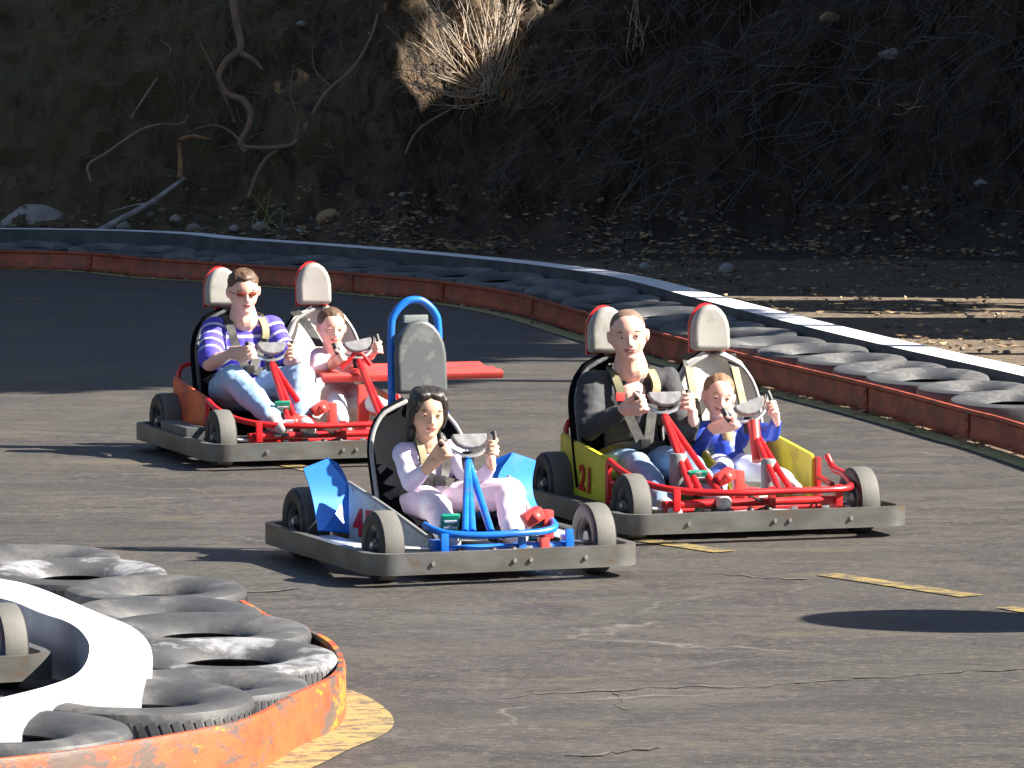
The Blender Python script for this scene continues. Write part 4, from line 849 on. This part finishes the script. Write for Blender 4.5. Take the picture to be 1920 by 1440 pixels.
g = MB(); c = (j['shR']+j['shL'])/2; g.ell(c+Vector((.052, -.035, -.075)), (.03, .05, .05)); g.ell(c+Vector((.055, -.02, -.12)), (.035, .055, .05)); remesh(g, .005, 2, 'vest', M['vest'], t)
# man with the shaved head
J = joints(KY, dict(head=(1178, 629, -.2), neck=(1182, 692, -.25), shR=(1110, 722, -.27), shL=(1249, 717, -.27), hip=(1188, 858, -.26), elR=(1106, 800, -.12), wrR=(1170, 768, .0), elL=(1284, 812, -.1), wrL=(1300, 788, .02),
    knR=(1196, 874, .05), anR=(1244, 942, .4), knL=(1285, 868, .05), anL=(1336, 922, .42)), oy[0][1], .45)
t, hp, R, s, OFF = person(KY, (-.25, -.2), 'smiling man with shaved head in a charcoal long sleeved shirt driving the yellow kart', J, .222, 1.03, (-16, 3, 4), M['skin_fair'], M['hair_shaved'], smile=.6, shave=True)
j = {k: V(v)-OFF for k, v in J.items()}
shell_hair(t, hp, R, s, 1.03, M['hair_shaved'], [(-.1, 0, .17, .382, .328, .322), (-.12, 0, .06, .33, .338, .25)], nz=.0006)
up_ = Vector((0, 0, 1))
tor = [(j['shR'], .062, j['shL'], .062), (j['shR'].lerp(j['shL'], .2)-up_*.07, .088, j['shR'].lerp(j['shL'], .8)-up_*.07, .088), ((j['shR']+j['shL'])/2-up_*.1, .11, j['hip'], .115), (j['neck']-up_*.045, .045, (j['shR']+j['shL'])/2, .07)]
garment(t, 'shirt', M['shirt_black'], tor+[(j['shR'], .066, j['elR'], .053), (j['elR'], .052, cut(j['elR'], j['wrR'], .8), .038), (j['shL'], .066, j['elL'], .053), (j['elL'], .052, cut(j['elL'], j['wrL'], .8), .038)], .006, 3, .008)
garment(t, 'jeans', M['jeans_dark'], [(j['hip']+Vector((0, -.05, -.04)), .095, j['hip']+Vector((0, .05, -.04)), .095), (j['hip']+Vector((0, -.07, -.03)), .082, j['knR'], .058), (j['hip']+Vector((0, .07, -.03)), .082, j['knL'], .058), (j['knR'], .057, cut(j['knR'], j['anR'], .95), .05), (j['knL'], .057, cut(j['knL'], j['anL'], .95), .05)], .007, 3, .008)
shoes(t, J, OFF, 1.0); harness(ky, J, .085, ('padolive', 'beltpad'), .042, d0=.095, waist=.1)
for sy in (-1, 1): c = (V(J['shR'])+V(J['shL']))/2; g = MB(); g.box(c+Vector((.118, sy*.083, -.045)), (.012, .04, .035), bev=.004); g.build('chest_buckle', M['red_light'], ky)
# small boy beside him
J = joints(KY, dict(head=(1348, 744, -.16), neck=(1352, 792, -.19), shR=(1318, 806, -.19), shL=(1396, 804, -.19), hip=(1366, 868, -.14), elR=(1308, 845, -.08), wrR=(1334, 806, .0), elL=(1448, 812, -.03), wrL=(1456, 790, .05),
    knR=(1352, 884, .08), anR=(1345, 930, .34), knL=(1418, 880, .08), anL=(1478, 900, .36)), oy[1][1], .9)
t, hp, R, s, OFF = person(KY, (-.2, .19), 'laughing small child in a bright blue jacket seated beside the man in the yellow kart', J, .19, 1.0, (-8, 4, -8), M['skin_fair'], M['hair_light'], child=True, smile=1.0)
j = {k: V(v)-OFF for k, v in J.items()}
shell_hair(t, hp, R, s, 1.0, M['hair_light'], [(-.12, 0, .19, .385, .355, .335), (-.16, 0, .02, .3, .335, .3)], nz=.003)
tor = [(j['shR'], .04, j['shL'], .04), (j['shR'].lerp(j['shL'], .2)-up_*.04, .052, j['shR'].lerp(j['shL'], .8)-up_*.04, .052), ((j['shR']+j['shL'])/2-up_*.05, .066, j['hip'], .074), (j['neck']-up_*.02, .035, (j['shR']+j['shL'])/2, .045)]
garment(t, 'jacket', M['jacket'], tor+[(j['shR'], .041, j['elR'], .034), (j['elR'], .033, cut(j['elR'], j['wrR'], .85), .026), (j['shL'], .041, j['elL'], .036), (j['elL'], .036, cut(j['elL'], j['wrL'], .85), .027)], .005, 3, .006)
garment(t, 'trousers', M['boypants'], [(j['hip']+Vector((0, -.04, -.02)), .065, j['knR'], .048), (j['hip']+Vector((0, .04, -.02)), .065, j['knL'], .048), (j['knR'], .047, cut(j['knR'], j['anR'], .9), .036), (j['knL'], .047, cut(j['knL'], j['anL'], .9), .036)], .006, 3, .005)
shoes(t, J, OFF, .72); g = MB(); c = (j['shR']+j['shL'])/2; g.ell(c+Vector((.045, .0, -.035)), (.03, .032, .045)); remesh(g, .004, 2, 'bib', M['tanbib'], t)
for sy in (-1, 1): cc = KY.P(1290 if sy < 0 else 1376, 690, -.44); e = KY.P(1310 if sy < 0 else 1402, 800, -.16); strap(ky, [KY.P(1288 if sy < 0 else 1370, 664, -.47), cc, e], .042, 'beltpad', fr=(.5, .85))
# man in the striped shirt
J = joints(KR, dict(head=(457, 547, -.2), neck=(456, 602, -.25), shR=(402, 620, -.27), shL=(508, 616, -.27), hip=(452, 716, -.25), elR=(393, 682, -.1), wrR=(434, 663, .0), elL=(556, 694, -.08), wrL=(560, 668, .02),
    knR=(438, 708, .05), anR=(512, 785, .42), knL=(566, 710, .05), anL=(566, 785, .42)), orr[0][1], .5)
t, hp, R, s, OFF = person(KR, (-.25, -.25), 'man with sunglasses in a purple striped shirt and light jeans driving the red kart', J, .208, 1.06, (-2, 12, 2), M['skin_fair'], M['hair_brown'])
j = {k: V(v)-OFF for k, v in J.items()}
shell_hair(t, hp, R, s, 1.06, M['hair_brown'], [(-.10, 0, .21, .38, .35, .33), (-.15, 0, .05, .33, .345, .3), (.1, 0, .36, .16, .2, .1)], nz=.004)
g = MB()
for y in (-1, 1): g.ell(hp(.315, y*.135, .02), (.02*s, .105*s, .06*s), 14, 8, R @ Matrix.Rotation(y*.25, 3, 'Z'))
g.tube([hp(.32, -.06, .03), hp(.335, 0, .045), hp(.32, .06, .03)], .008*s, 6, 3)
for y in (-1, 1): g.tube([hp(.28, y*.23, .03), hp(.1, y*.325, .03), hp(-.05, y*.345, .02)], .009*s, 6, 3)
g.build('sunglasses', M['lens'], t)
tor = [(j['shR'], .062, j['shL'], .062), (j['shR'].lerp(j['shL'], .2)-up_*.07, .09, j['shR'].lerp(j['shL'], .8)-up_*.07, .09), ((j['shR']+j['shL'])/2-up_*.1, .118, j['hip'], .125), (j['neck']-up_*.04, .05, (j['shR']+j['shL'])/2, .07)]
garment(t, 'shirt', M['stripes'], tor+[(j['shR'], .068, cut(j['shR'], j['elR'], .85), .062), (j['shL'], .068, cut(j['shL'], j['elL'], .6), .06)], .006, 3, .006, along=4)
garment(t, 'jeans', M['jeans'], [(j['hip']+Vector((0, -.05, -.04)), .1, j['hip']+Vector((0, .05, -.04)), .1), (j['hip']+Vector((0, -.07, -.03)), .094, j['knR'], .07), (j['hip']+Vector((0, .07, -.03)), .09, j['knL'], .07), (j['knR'], .069, cut(j['knR'], j['anR'], .95), .052), (j['knL'], .069, cut(j['knL'], j['anL'], .95), .054)], .007, 3, .008)
shoes(t, J, OFF, 1.0); harness(kr, J, .085, (None, 'beltpad'), .042, d0=.1, waist=.11)
# small child beside him
J = joints(KR, dict(head=(622, 615, -.16), neck=(624, 654, -.19), shR=(598, 668, -.19), shL=(657, 666, -.19), hip=(640, 735, -.14), elR=(594, 697, -.07), wrR=(618, 686, .0), elL=(678, 672, -.03), wrL=(697, 664, .05),
    knR=(630, 752, .08), anR=(640, 790, .34), knL=(688, 750, .08), anL=(728, 770, .36)), orr[1][1], .8)
t, hp, R, s, OFF = person(KR, (-.2, .15), 'small child in a lilac grey shirt seated beside the man in the red kart', J, .195, 1.0, (0, 6, -4), M['skin_fair'], M['hair_light'], child=True, smile=.4)
j = {k: V(v)-OFF for k, v in J.items()}
shell_hair(t, hp, R, s, 1.0, M['hair_brown'], [(-.11, 0, .19, .39, .355, .335), (-.16, 0, .05, .31, .34, .3)], nz=.003)
tor = [(j['shR'], .04, j['shL'], .04), (j['shR'].lerp(j['shL'], .2)-up_*.04, .052, j['shR'].lerp(j['shL'], .8)-up_*.04, .052), ((j['shR']+j['shL'])/2-up_*.05, .066, j['hip'], .074), (j['neck']-up_*.02, .035, (j['shR']+j['shL'])/2, .045)]
garment(t, 'shirt', M['lilac_grey'], tor+[(j['shR'], .042, j['elR'], .035), (j['elR'], .034, cut(j['elR'], j['wrR'], .8), .026), (j['shL'], .042, j['elL'], .034), (j['elL'], .034, cut(j['elL'], j['wrL'], .8), .026)], .005, 3, .006)
garment(t, 'trousers', M['palepants'], [(j['hip']+Vector((0, -.04, -.02)), .065, j['knR'], .05), (j['hip']+Vector((0, .04, -.02)), .065, j['knL'], .05), (j['knR'], .049, cut(j['knR'], j['anR'], .9), .038), (j['knL'], .049, cut(j['knL'], j['anL'], .9), .038)], .006, 3, .005)
shoes(t, J, OFF, .72)
strap(kr, [KR.P(548, 578, -.47), KR.P(575, 610, -.42), KR.P(600, 650, -.2)], .045, None)
# ---------------------------------------------------------------- bank, trees, litter
def yb(x): return 44.6+.25*math.sin(x*.8)+.15*math.sin(x*2.1+1)
PV = [(-1.5, -.03), (0, .03), (.55, .12), (1.1, .33), (1.45, .7), (1.8, 1.5), (2.4, 2.3), (3.4, 3.1), (6, 5.0), (12, 8.5), (22, 12), (45, 16)]
def prof(v): return float(np.interp(v, [a for a, _ in PV], [b for _, b in PV]))
def bankpt(px, py, lift=.05):
    """point where the survey ray of a pixel meets the mean bank surface"""
    r = ray(px, py); r = r/r[1]; x0 = r[0]*45; v = -1.2
    while v < 6:
        Y = yb(x0)+v; z = H+r[2]*Y
        if z <= prof(v)+.001: break
        v += .01
    Y -= lift; return Vector((r[0]*Y, Y, H+r[2]*Y))
def hill(name, xs, ys, fn, m, label=None):
    vs = []; fs = []
    for i, x in enumerate(xs):
        for y in ys: vs.append(fn(x, y))
    n = len(ys)
    for i in range(len(xs)-1):
        for j in range(n-1): fs.append((i*n+j, (i+1)*n+j, (i+1)*n+j+1, i*n+j+1))
    g = MB(); g.add(vs, fs); o = g.build(name, m, fixn=False); return tag(o, kind='structure')
def bank_fn(x, v):
    p = Vector((x, v*1.0, 0)); z = prof(v); near = 1.0 if abs(x) < 8 else .7
    amp = min(1, max(0, (v+.2)/1.2))
    a = noise.fractal(Vector((x*.7, z*.9, 3)), 1.0, 2.0, 6)*.42*amp; b = noise.fractal(Vector((x*3.1, z*3.5, 9)), .8, 2.1, 5)*.16*amp+noise.noise(Vector((x*11, z*11, 2)))*.035*amp
    base = -.012 if v < 0 else 0; a += .4*math.exp(-((x+1.05)/.24)**2)*amp  # bulge added so the slope left of the bush falls in shade
    return (x, yb(x)+v-(a+b)*.8, z+(a*.2+b*.5)+noise.noise(Vector((x*4, v*4, 0)))*.03+base)
xs = sorted(set([-60, -45, -35, -28, -22, -18, -15, -12, -10, -8]+[round(-6+i*.045, 3) for i in range(int(12/.045)+1)]+[7, 8, 10, 13, 17, 24, 34, 50]))
vv = [-1.5, -1, -.5, -.25]+[i*.04 for i in range(0, 72)]+[3, 3.4, 4, 5, 6, 8, 10, 14, 18, 22, 30, 45]
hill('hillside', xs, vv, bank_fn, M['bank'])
# unseen ridge added at the right, notched to shape shade on track and bank
def ridge(x, y):
    e = np.interp(y, [31.9, 32.4, 32.8, 33.4, 34.9, 35.2, 37.7, 37.9, 41, 43, 44.75, 45.0, 46.3, 46.7, 90], [0, 2.5, 5.3, 6, 7, 3.4, 3.4, 11, 12, 14, 14, 9.35, 9.35, 14, 18])
    k = np.interp(x, [5.0, 6.0, 8.6, 9.3, 10.2, 12, 60], [0, .1, .93, 1.0, .7, .62, .62]); return (x, y, float(e*k)+noise.fractal(Vector((x*.4, y*.4, 5)), 1, 2, 4)*.35*min(1, e)*min(1, k*2)-.02)
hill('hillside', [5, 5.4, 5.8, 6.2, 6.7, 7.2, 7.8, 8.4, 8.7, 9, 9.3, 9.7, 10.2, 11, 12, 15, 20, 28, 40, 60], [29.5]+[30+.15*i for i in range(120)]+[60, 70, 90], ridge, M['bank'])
def leafy_tree(loc, hgt, z0, rad, n, label, sq=1.0):  # unseen trees, placed and shaped to shade the track and bank
    t = thing('shade_tree', loc, 0, label, 'tree', 'unseen evergreens added to shade the track and bank'); g = MB(); rnd = random.Random(int(loc[0]*100+loc[1]*37))
    g.tube([(0, 0, -.1), (.1, .05, hgt*.4), (0, .1, hgt*.95)], [.13, .1, .04], 8, 4); g.build('trunk', M['bark'], t)
    L = MB(); cs = []
    for k in range(26):
        while 1:
            p = Vector((rnd.uniform(-1, 1), rnd.uniform(-1, 1), rnd.uniform(-1, 1)))
            if p.length < 1: break
        cs.append((Vector((p.x*rad*.75, p.y*rad*sq*.75, (z0+hgt)/2+p.z*(hgt-z0)*.42)), rnd.uniform(.35, .6)*rad))
    q = MB()
    for c, r_ in cs[:14]: q.tube([(0, .08, min(c.z-.6, hgt*.85)), c*.6+Vector((0, 0, c.z*.4-.2)), c], [.06, .04, .015], 5, 3)
    q.build('limbs', M['bark'], t)
    for k in range(n):
        c, r_ = rnd.choice(cs); d = Vector((rnd.gauss(0, 1), rnd.gauss(0, 1), rnd.gauss(0, 1))).normalized(); p = c+d*r_*rnd.random()**.4
        a = Vector((rnd.gauss(0, 1), rnd.gauss(0, 1), rnd.gauss(0, 1))).normalized()*.16; b = a.orthogonal().normalized()*.11
        L.add([p-a, p-b, p+a, p+b], [(0, 1, 2, 3)])
    L.build('crown', M['leaf'], t, smooth=False, fixn=False); return t
for args in [((9.2, 28.4, 0), 13, 7.5, 1.5, 9000, 'tall unseen evergreen nearest the track beyond the right edge'), ((9.4, 31.2, 0), 12.5, 6.6, 1.6, 9000, 'second unseen evergreen beyond the right edge'), ((9.5, 34, 0), 12.8, 6.0, 2.0, 11000, 'unseen evergreen at the foot of the hill beyond the right edge'), ((11.5, 32.6, 0), 15, 8.2, 1.9, 9000, 'tall unseen evergreen behind the first row beyond the right edge'), ((11.3, 29.9, 0), 15, 9.5, 1.7, 9000, 'tallest unseen evergreen behind the first row beyond the right edge'), ((11.8, 35.6, 5), 11, 4, 2, 9000, 'bushy unseen evergreen on the hill beyond the right edge'),
             ((9.3, 38.1, 4.0), 9.5, 2.2, 2.0, 10000, 'evergreen high on the hill beyond the right edge'), ((9.8, 39.6, 8.6), 7.5, .8, 2.2, 7000, 'farther unseen evergreen high up on the hill beyond the right edge'), ((10, 49, 13), 7, .5, 2.2, 5000, 'farthest unseen evergreen on the hill beyond the right edge'), ((11.5, 44.2, 9.0), 8.4, 3.0, 2.3, 15000, 'broad unseen evergreen behind the slender one on the far ridge'), ((7.6, 36.5, 1.6), 3.9, .9, 1.0, 450, 'low sparse unseen bush in the dip of the hill beyond the right edge'), ((9.2, 46.6, 9.0), 7.6, .9, 1.8, 9000, 'unseen evergreen on the far ridge behind the slender one'), ((9.2, 43.7, 8.0), 8.6, 1.9, 2.0, 11000, 'slender unseen evergreen on the far hill beyond the right edge')]: leafy_tree(*args)
def wander(p, q, n, amp, rnd):
    out = []
    for i in range(n+1): t = i/n; out.append(p.lerp(q, t)+Vector((rnd.gauss(0, amp), rnd.gauss(0, amp*.4), rnd.gauss(0, amp)))*math.sin(math.pi*t))
    return out
def rock(px, py, r, label, m='rock', ground=False, R=None, group='rocks on the bank'):
    p = G(px, py) if ground else bankpt(px, py, 0); rnd = random.Random(int(px*3+py)); g = MB(); bm = bmesh.new(); bmesh.ops.create_icosphere(bm, subdivisions=3, radius=1)
    for v in bm.verts:
        c = v.co; f = 1+.28*noise.noise(c*1.3+Vector((px, py, 0)))+.12*noise.noise(c*3.2+Vector((py, px, 3))); c = c*f
        for ax in ((.8, .1, .55), (-.6, -.4, .66), (0, -.9, .3), (.2, -.3, .93)):
            a = Vector(ax).normalized(); d = c.dot(a); 
            if d > .72: c = c-a*(d-.72)*.8
        v.co = Vector((c.x*r[0], c.y*r[1], c.z*r[2]))
    bm.verts.index_update(); g.add([v.co.copy() for v in bm.verts], [tuple(v.index for v in f.verts) for f in bm.faces]); bm.free()
    if R: g.v = [tuple(Matrix.Rotation(R, 3, 'Y') @ Vector(v)) for v in g.v]
    o = g.build('rock', M[m]); o.location = p; return tag(o, label, 'rock', group)
M['rockpale'] = mat('pale_limestone', (.36, .35, .33), .9, col2=(.2, .19, .18), scale=4, bump=.012, bscale=12)
M['rocktan'] = mat('tan_stone', (.42, .3, .16), .9, col2=(.25, .15, .08), scale=4, bump=.012, bscale=12)
rock(72, 408, (.29, .2, .13), 'big pale boulder at the foot of the bank in the left corner', 'rockpale'); rock(22, 424, (.16, .12, .08), 'small pale stone at the far left beside the big boulder', 'rockpale')
rock(620, 408, (.14, .12, .09), 'tan block of stone lit at the foot of the bank, above the red kart headrests', 'rocktan'); rock(1695, 97, (.24, .12, .07), 'long flat grey slab sticking out of the dark bank near the upper right corner', 'rockpale', R=-.08)
rock(1737, 58, (.08, .08, .06), 'small tan stone just above the long flat slab', 'rocktan'); rock(1365, 506, (.085, .08, .065), 'pale stone on the ground behind the low wall, right of centre', 'rockpale', True)
rock(1555, 32, (.1, .08, .06), 'pale tan stone near the top edge, right of centre', 'rocktan'); rock(1210, 500, (.05, .05, .04), 'small grey stone on the dark ground behind the wall, above the yellow kart', 'rockpale', True)
for x, y, s_, lb in [(232, 424, .07, 'stone between the big boulder and the fallen log'), (330, 410, .06, 'grey stone under the fallen log'), (365, 428, .07, 'rounded stone right of the foot of the fallen log'), (440, 428, .05, 'small stone at the foot of the bank above the red kart'), (490, 425, .08, 'warm stone left of the yellow green tuft'), (560, 435, .05, 'flat stone right of the yellow green tuft'), (690, 432, .06, 'grey stone right of the tan block'), (1003, 90, .05, 'pale stone in the slope right of the sunlit bush'), (565, 45, .05, 'small pale stone high in the bank left of the bush'), (700, 62, .05, 'round stone beside the bush twigs'), (1195, 245, .05, 'little stone halfway up the dark bank'), (1005, 240, .05, 'little stone below and right of the bush'), (1840, 345, .07, 'upright stone low in the bank at the far right'), (1080, 460, .05, 'small stone on the ground above the wall near the middle'), (740, 330, .05, 'small stone low in the bank beside the hanging root')]: rock(x, y, (s_, s_*.8, s_*.7), lb, 'rock' if x % 2 else 'rockpale')
def branch_thing(name, base, label, cat, specs, m, group=None):
    """specs: list of (part name, pixel polyline, radii, lift); each limb a part"""
    t = thing(name, base, 0, label, cat, group)
    for pn, L, rr, lift in specs:
        P = [bankpt(x, y, lift)-V(base) for x, y in L]; g = MB(); g.tube(P, rr, 7, 4); g.build(pn, m, t)
    return t
b0 = bankpt(458, 280, 0)
branch_thing('bare_tree', b0, 'crooked bare trunk with a long curving limb on the bank', 'tree', [('trunk', [(435, -40), (437, 0), (445, 50), (451, 90), (424, 115), (410, 145), (425, 175), (456, 188), (470, 212), (465, 240), (450, 268), (462, 285)], [.05, .04, .036, .03, .03, .034, .03, .025], .22),
    ('limb', [(456, 275), (500, 277), (550, 270), (572, 240), (600, 190), (622, 163), (660, 130), (690, 82), (705, 40), (716, -5)], [.018, .02, .018, .014, .012], .25), ('limb', [(522, 280), (497, 300), (478, 335), (465, 372)], [.02, .02, .016], .2), ('limb', [(452, 100), (475, 112), (492, 130)], [.03, .014], .22), ('limb', [(440, 230), (425, 190), (400, 130), (360, 50)], [.008, .006, .004], .28), ('limb', [(460, 275), (430, 245), (395, 235), (345, 250)], [.012, .01, .006], .25), ('limb', [(550, 270), (560, 225), (545, 180), (550, 120)], [.009, .007, .004], .25), ('limb', [(622, 163), (590, 130), (585, 80)], [.008, .004], .25)], M['barkred'])
branch_thing('bare_tree', bankpt(175, 335, 0), 'thin bowed branch arching over the left part of the bank', 'tree', [('trunk', [(170, 340), (165, 310), (195, 290), (230, 265), (265, 243), (300, 233), (340, 232), (352, 215)], [.012, .014, .012, .01, .006], .2), ('limb', [(245, 222), (275, 175), (305, 130), (320, 92), (300, 75)], [.01, .008, .005], .2)], M['bark'])
branch_thing('hanging_root', bankpt(750, 325, 0), 'thin root hanging down the bank below the sunlit bush', 'root', [('root', [(845, 205), (815, 222), (785, 243), (765, 275), (753, 320), (760, 350)], [.008, .012, .012, .009, .005], .15)], M['bark'])
g = MB(); lg = [bankpt(x, y, .35) for x, y in ((182, 436), (225, 412), (280, 382), (345, 335))]; g.tube(lg, [.035, .03, .026, .018], 9, 5); g.tube([lg[2], bankpt(250, 385, .4), bankpt(205, 398, .4)], [.012, .008, .004], 6, 3)
tag(top(g.build('fallen_log', M['deadwood']), lg[0]), 'grey fallen branch sloping down to the wall right of the big boulder', 'log')
g = MB(); lg = [bankpt(338, 335, .15), bankpt(338, 300, .2), bankpt(336, 268, .25)]; g.tube(lg, [.03, .022, .02], 8, 4); g.tube([bankpt(338, 262, .25), bankpt(360, 255, .28), bankpt(395, 262, .2)], [.02, .02, .012], 8, 4); tag(top(g.build('broken_stump', M['tanwood']), lg[0]), 'broken tan stump standing in the bank above the fallen grey branch', 'stump')
# sunlit bush of bare shoots
def shoots(base_px, fans, label, m, seed, lift=.15, name='bare_bush', cat='bush', sub=3, r0=.006):
    rnd = random.Random(seed); b = bankpt(base_px[0], base_px[1], 0); t = thing(name, b, 0, label, cat); g = MB()
    for (x, y) in fans:
        s0 = Vector((rnd.gauss(0, .05), rnd.gauss(-.05, .04), rnd.gauss(0, .03))); e = bankpt(x, max(y, -60), lift+rnd.uniform(0, .35))-b
        if y < 0: e.z += .1
        mid = s0.lerp(e, .5)+Vector((rnd.gauss(0, .05), -.08, -.06+rnd.gauss(0, .03))); P = smooth_path([s0, mid, e], 6); g.tube(P, [r0, r0*.75, r0*.4], 5, 1)
        for k in range(sub):
            i = rnd.randrange(5, len(P)-1); d = (P[i]-P[i-3]).normalized(); sd = Vector((rnd.gauss(0, .5), rnd.gauss(0, .3), rnd.gauss(.2, .4))); q = P[i]+(d+sd*.6).normalized()*rnd.uniform(.12, .4); g.tube([P[i], P[i].lerp(q, .5)+Vector((0, 0, .02)), q], [r0*.5, r0*.4, r0*.22], 4, 2)
    g.build('shoots', m, t); return t, b
rnd = random.Random(3)
fans = [(rnd.uniform(740, 800), rnd.uniform(-40, 180)) for _ in range(16)]+[(rnd.uniform(800, 1000), rnd.uniform(-60, 20)) for _ in range(26)]+[(760, 155), (775, 165), (790, 195), (820, 190), (770, 120), (760, 60)]
tb, bb = shoots((915, 175), fans, 'large fan of pale bare shoots lit by the sun at the top centre', M['twigpale'], 5)
g = MB()
for k in range(520):      # tuft of dry grass at the foot of the bush
    p = bankpt(rnd.uniform(850, 985), rnd.uniform(20, 210), .02)-bb; a = Vector((rnd.gauss(0, .07), -abs(rnd.gauss(0, .05)), rnd.uniform(.06, .2))); w_ = Vector((.006, 0, 0)); g.add([p-w_, p+w_, p+a], [(0, 1, 2)])
g.build('dry_grass', M['grass'], tb, smooth=False, fixn=False)
shoots((1190, 95), [(1160, -40), (1185, -40), (1215, -50), (1240, -30), (1170, 10)], 'few upright bare stems near the top edge right of the sunlit bush', M['twigpale'], 8, sub=2)
shoots((430, 260), [(360, 190), (345, 215), (380, 180), (400, 150), (350, 240), (370, 205), (415, 60), (450, 20)], 'spray of thin dead twigs left of the crooked trunk', M['twig'], 9, sub=3, lift=.25, r0=.005)
shoots((1665, 195), [(1650, 175), (1648, 188), (1700, 190), (1730, 180), (1725, 165)], 'small pale tangle of twigs under the long flat slab', M['twigpale'], 12, sub=2, r0=.004)
shoots((500, 420), [(480, 395), (490, 385), (505, 385), (520, 390), (470, 405), (530, 400)], 'small yellow green tuft at the foot of the bank above the red kart', mat('tuft', (.3, .3, .09), .8), 14, name='weed_tuft', cat='weed', sub=1, r0=.006)
# thicket: uncountable thin stems and roots over the dark bank
rnd = random.Random(11); g = MB()
for k in range(1500):
    right = rnd.random() < .72; x = rnd.uniform(900, 2050) if right else rnd.uniform(-150, 900); y = rnd.uniform(-30, 440)*(rnd.random()**.15)
    b_ = bankpt(x, y, rnd.uniform(.0, .25)); L_ = rnd.uniform(.15, .7)*(1 if right else .7); ang = rnd.gauss(.5 if right else .1, .7); d = Vector((math.sin(ang), 0, math.cos(ang)))*L_
    q = b_+d+Vector((0, prof(1.5)*0+abs(d.z)*.45-rnd.uniform(0, .25), 0)); m_ = b_.lerp(q, .5)+Vector((rnd.gauss(0, .07), -.06, rnd.gauss(.03, .05))); g.tube([b_, m_, q], [rnd.uniform(.003, .007), .004, .002], 3, 3)
tag(g.build('dry_brush', M['twig'], fixn=False), kind='stuff')
# leaf litter and gravel
M['litter'] = mat('dead_leaves', (.42, .3, .16), .85, col2=(.1, .065, .04), scale=2.2, contrast=(.4, .6)); M['gravel'] = mat('gravel_stones', (.22, .2, .17), .9, col2=(.07, .06, .055), scale=3, contrast=(.4, .6))
def scatter(name, n, pick, size, m, stones=False, seed=1):
    rnd = random.Random(seed); g = MB()
    for k in range(n):
        p = pick(rnd)
        if p is None: continue
        s_ = size*rnd.uniform(.5, 1.5)
        if stones: g.ell(p+Vector((0, 0, s_*.3)), (s_, s_*rnd.uniform(.6, 1), s_*.6), 6, 4, Matrix.Rotation(rnd.uniform(0, 3), 3, 'Z'))
        else:
            R = Matrix.Rotation(rnd.uniform(0, 6.3), 3, 'Z') @ Matrix.Rotation(rnd.gauss(0, .6), 3, 'X'); c = p+Vector((0, 0, s_*.35)); vs = [c+R @ Vector(v) for v in ((-s_, 0, s_*.3), (-s_*.2, -s_*.5, 0), (s_, 0, s_*.25), (0, s_*.5, 0))]; g.add(vs, [(0, 1, 2), (0, 2, 3)])
    return tag(g.build(name, m, smooth=False, fixn=False), kind='stuff')
WO = offset_line(OUT, 1.05)
def wall_x(y):
    j = min(range(len(WO)), key=lambda k: abs(WO[k].y-y)+(0 if WO[k].x > -8 else 99)); return WO[j].x
WX = {round(y*2): wall_x(y) for y in np.arange(18, 60, .5)}
def behind(rnd):
    y = rnd.uniform(22, 45.2); x = rnd.uniform(-6, 7); q = WX.get(round(y*2), 9) if y < 41 else -99
    if x < q or (y < 43.6 and x < .5 and y < 41+1.2+.2*x*-1): return None
    if y < 43.3 and x < -1: return None
    if noise.noise(Vector((x*1.1, y*.8, 4)))+.5*noise.noise(Vector((x*3.5, y*3, 1))) < rnd.uniform(-.35, .35): return None
    return Vector((x, y, -.01 if y < 44.6 else prof(y-yb(x))))
scatter('leaf_litter', 22000, behind, .028, M['litter']); scatter('gravel', 900, behind, .02, M['gravel'], True, 3)
def talus(rnd): x = rnd.uniform(-5.5, 5.5); v = rnd.uniform(-.3, 1.3); q = bank_fn(x, v); return Vector(q) if noise.noise(Vector((x*1.6, v*2, 7))) > rnd.uniform(-.4, .3) else None
scatter('gravel', 800, talus, .028, M['gravel'], True, 4); scatter('leaf_litter', 5000, talus, .03, M['litter'], seed=5)
def alongband(rnd):
    i = rnd.randrange(10, len(OUT)-10); a = OUT[i].lerp(OUT[i+1], rnd.random()); t = (OUT[i+1]-OUT[i]).normalized(); nn = Vector((-t.y, t.x, 0)); q = a-nn*(.02+abs(rnd.gauss(0, .07)))
    return Vector((q.x, q.y, .004)) if q.y < 43 else None
scatter('leaf_litter', 420, alongband, .022, M['litter'], seed=9)
# unseen oval board, added only to cast a shadow across the near asphalt
for (x_, y_, rr, zz, lb) in ((3.25, 17.6, (.02, .34, .4), 1.38, 'unseen oval board on a post, added right of the track for its shadow'),):
    t = thing('shadow_board', (x_, y_, 0), 0, lb, 'shadow_caster'); g = MB(); g.tube([(0, 0, 0), (0, 0, zz)], .02, 8); g.build('post', M['steel'], t); g = MB(); g.ell((.03, .0, zz), rr, 20, 12); g.build('board', M['white'], t)
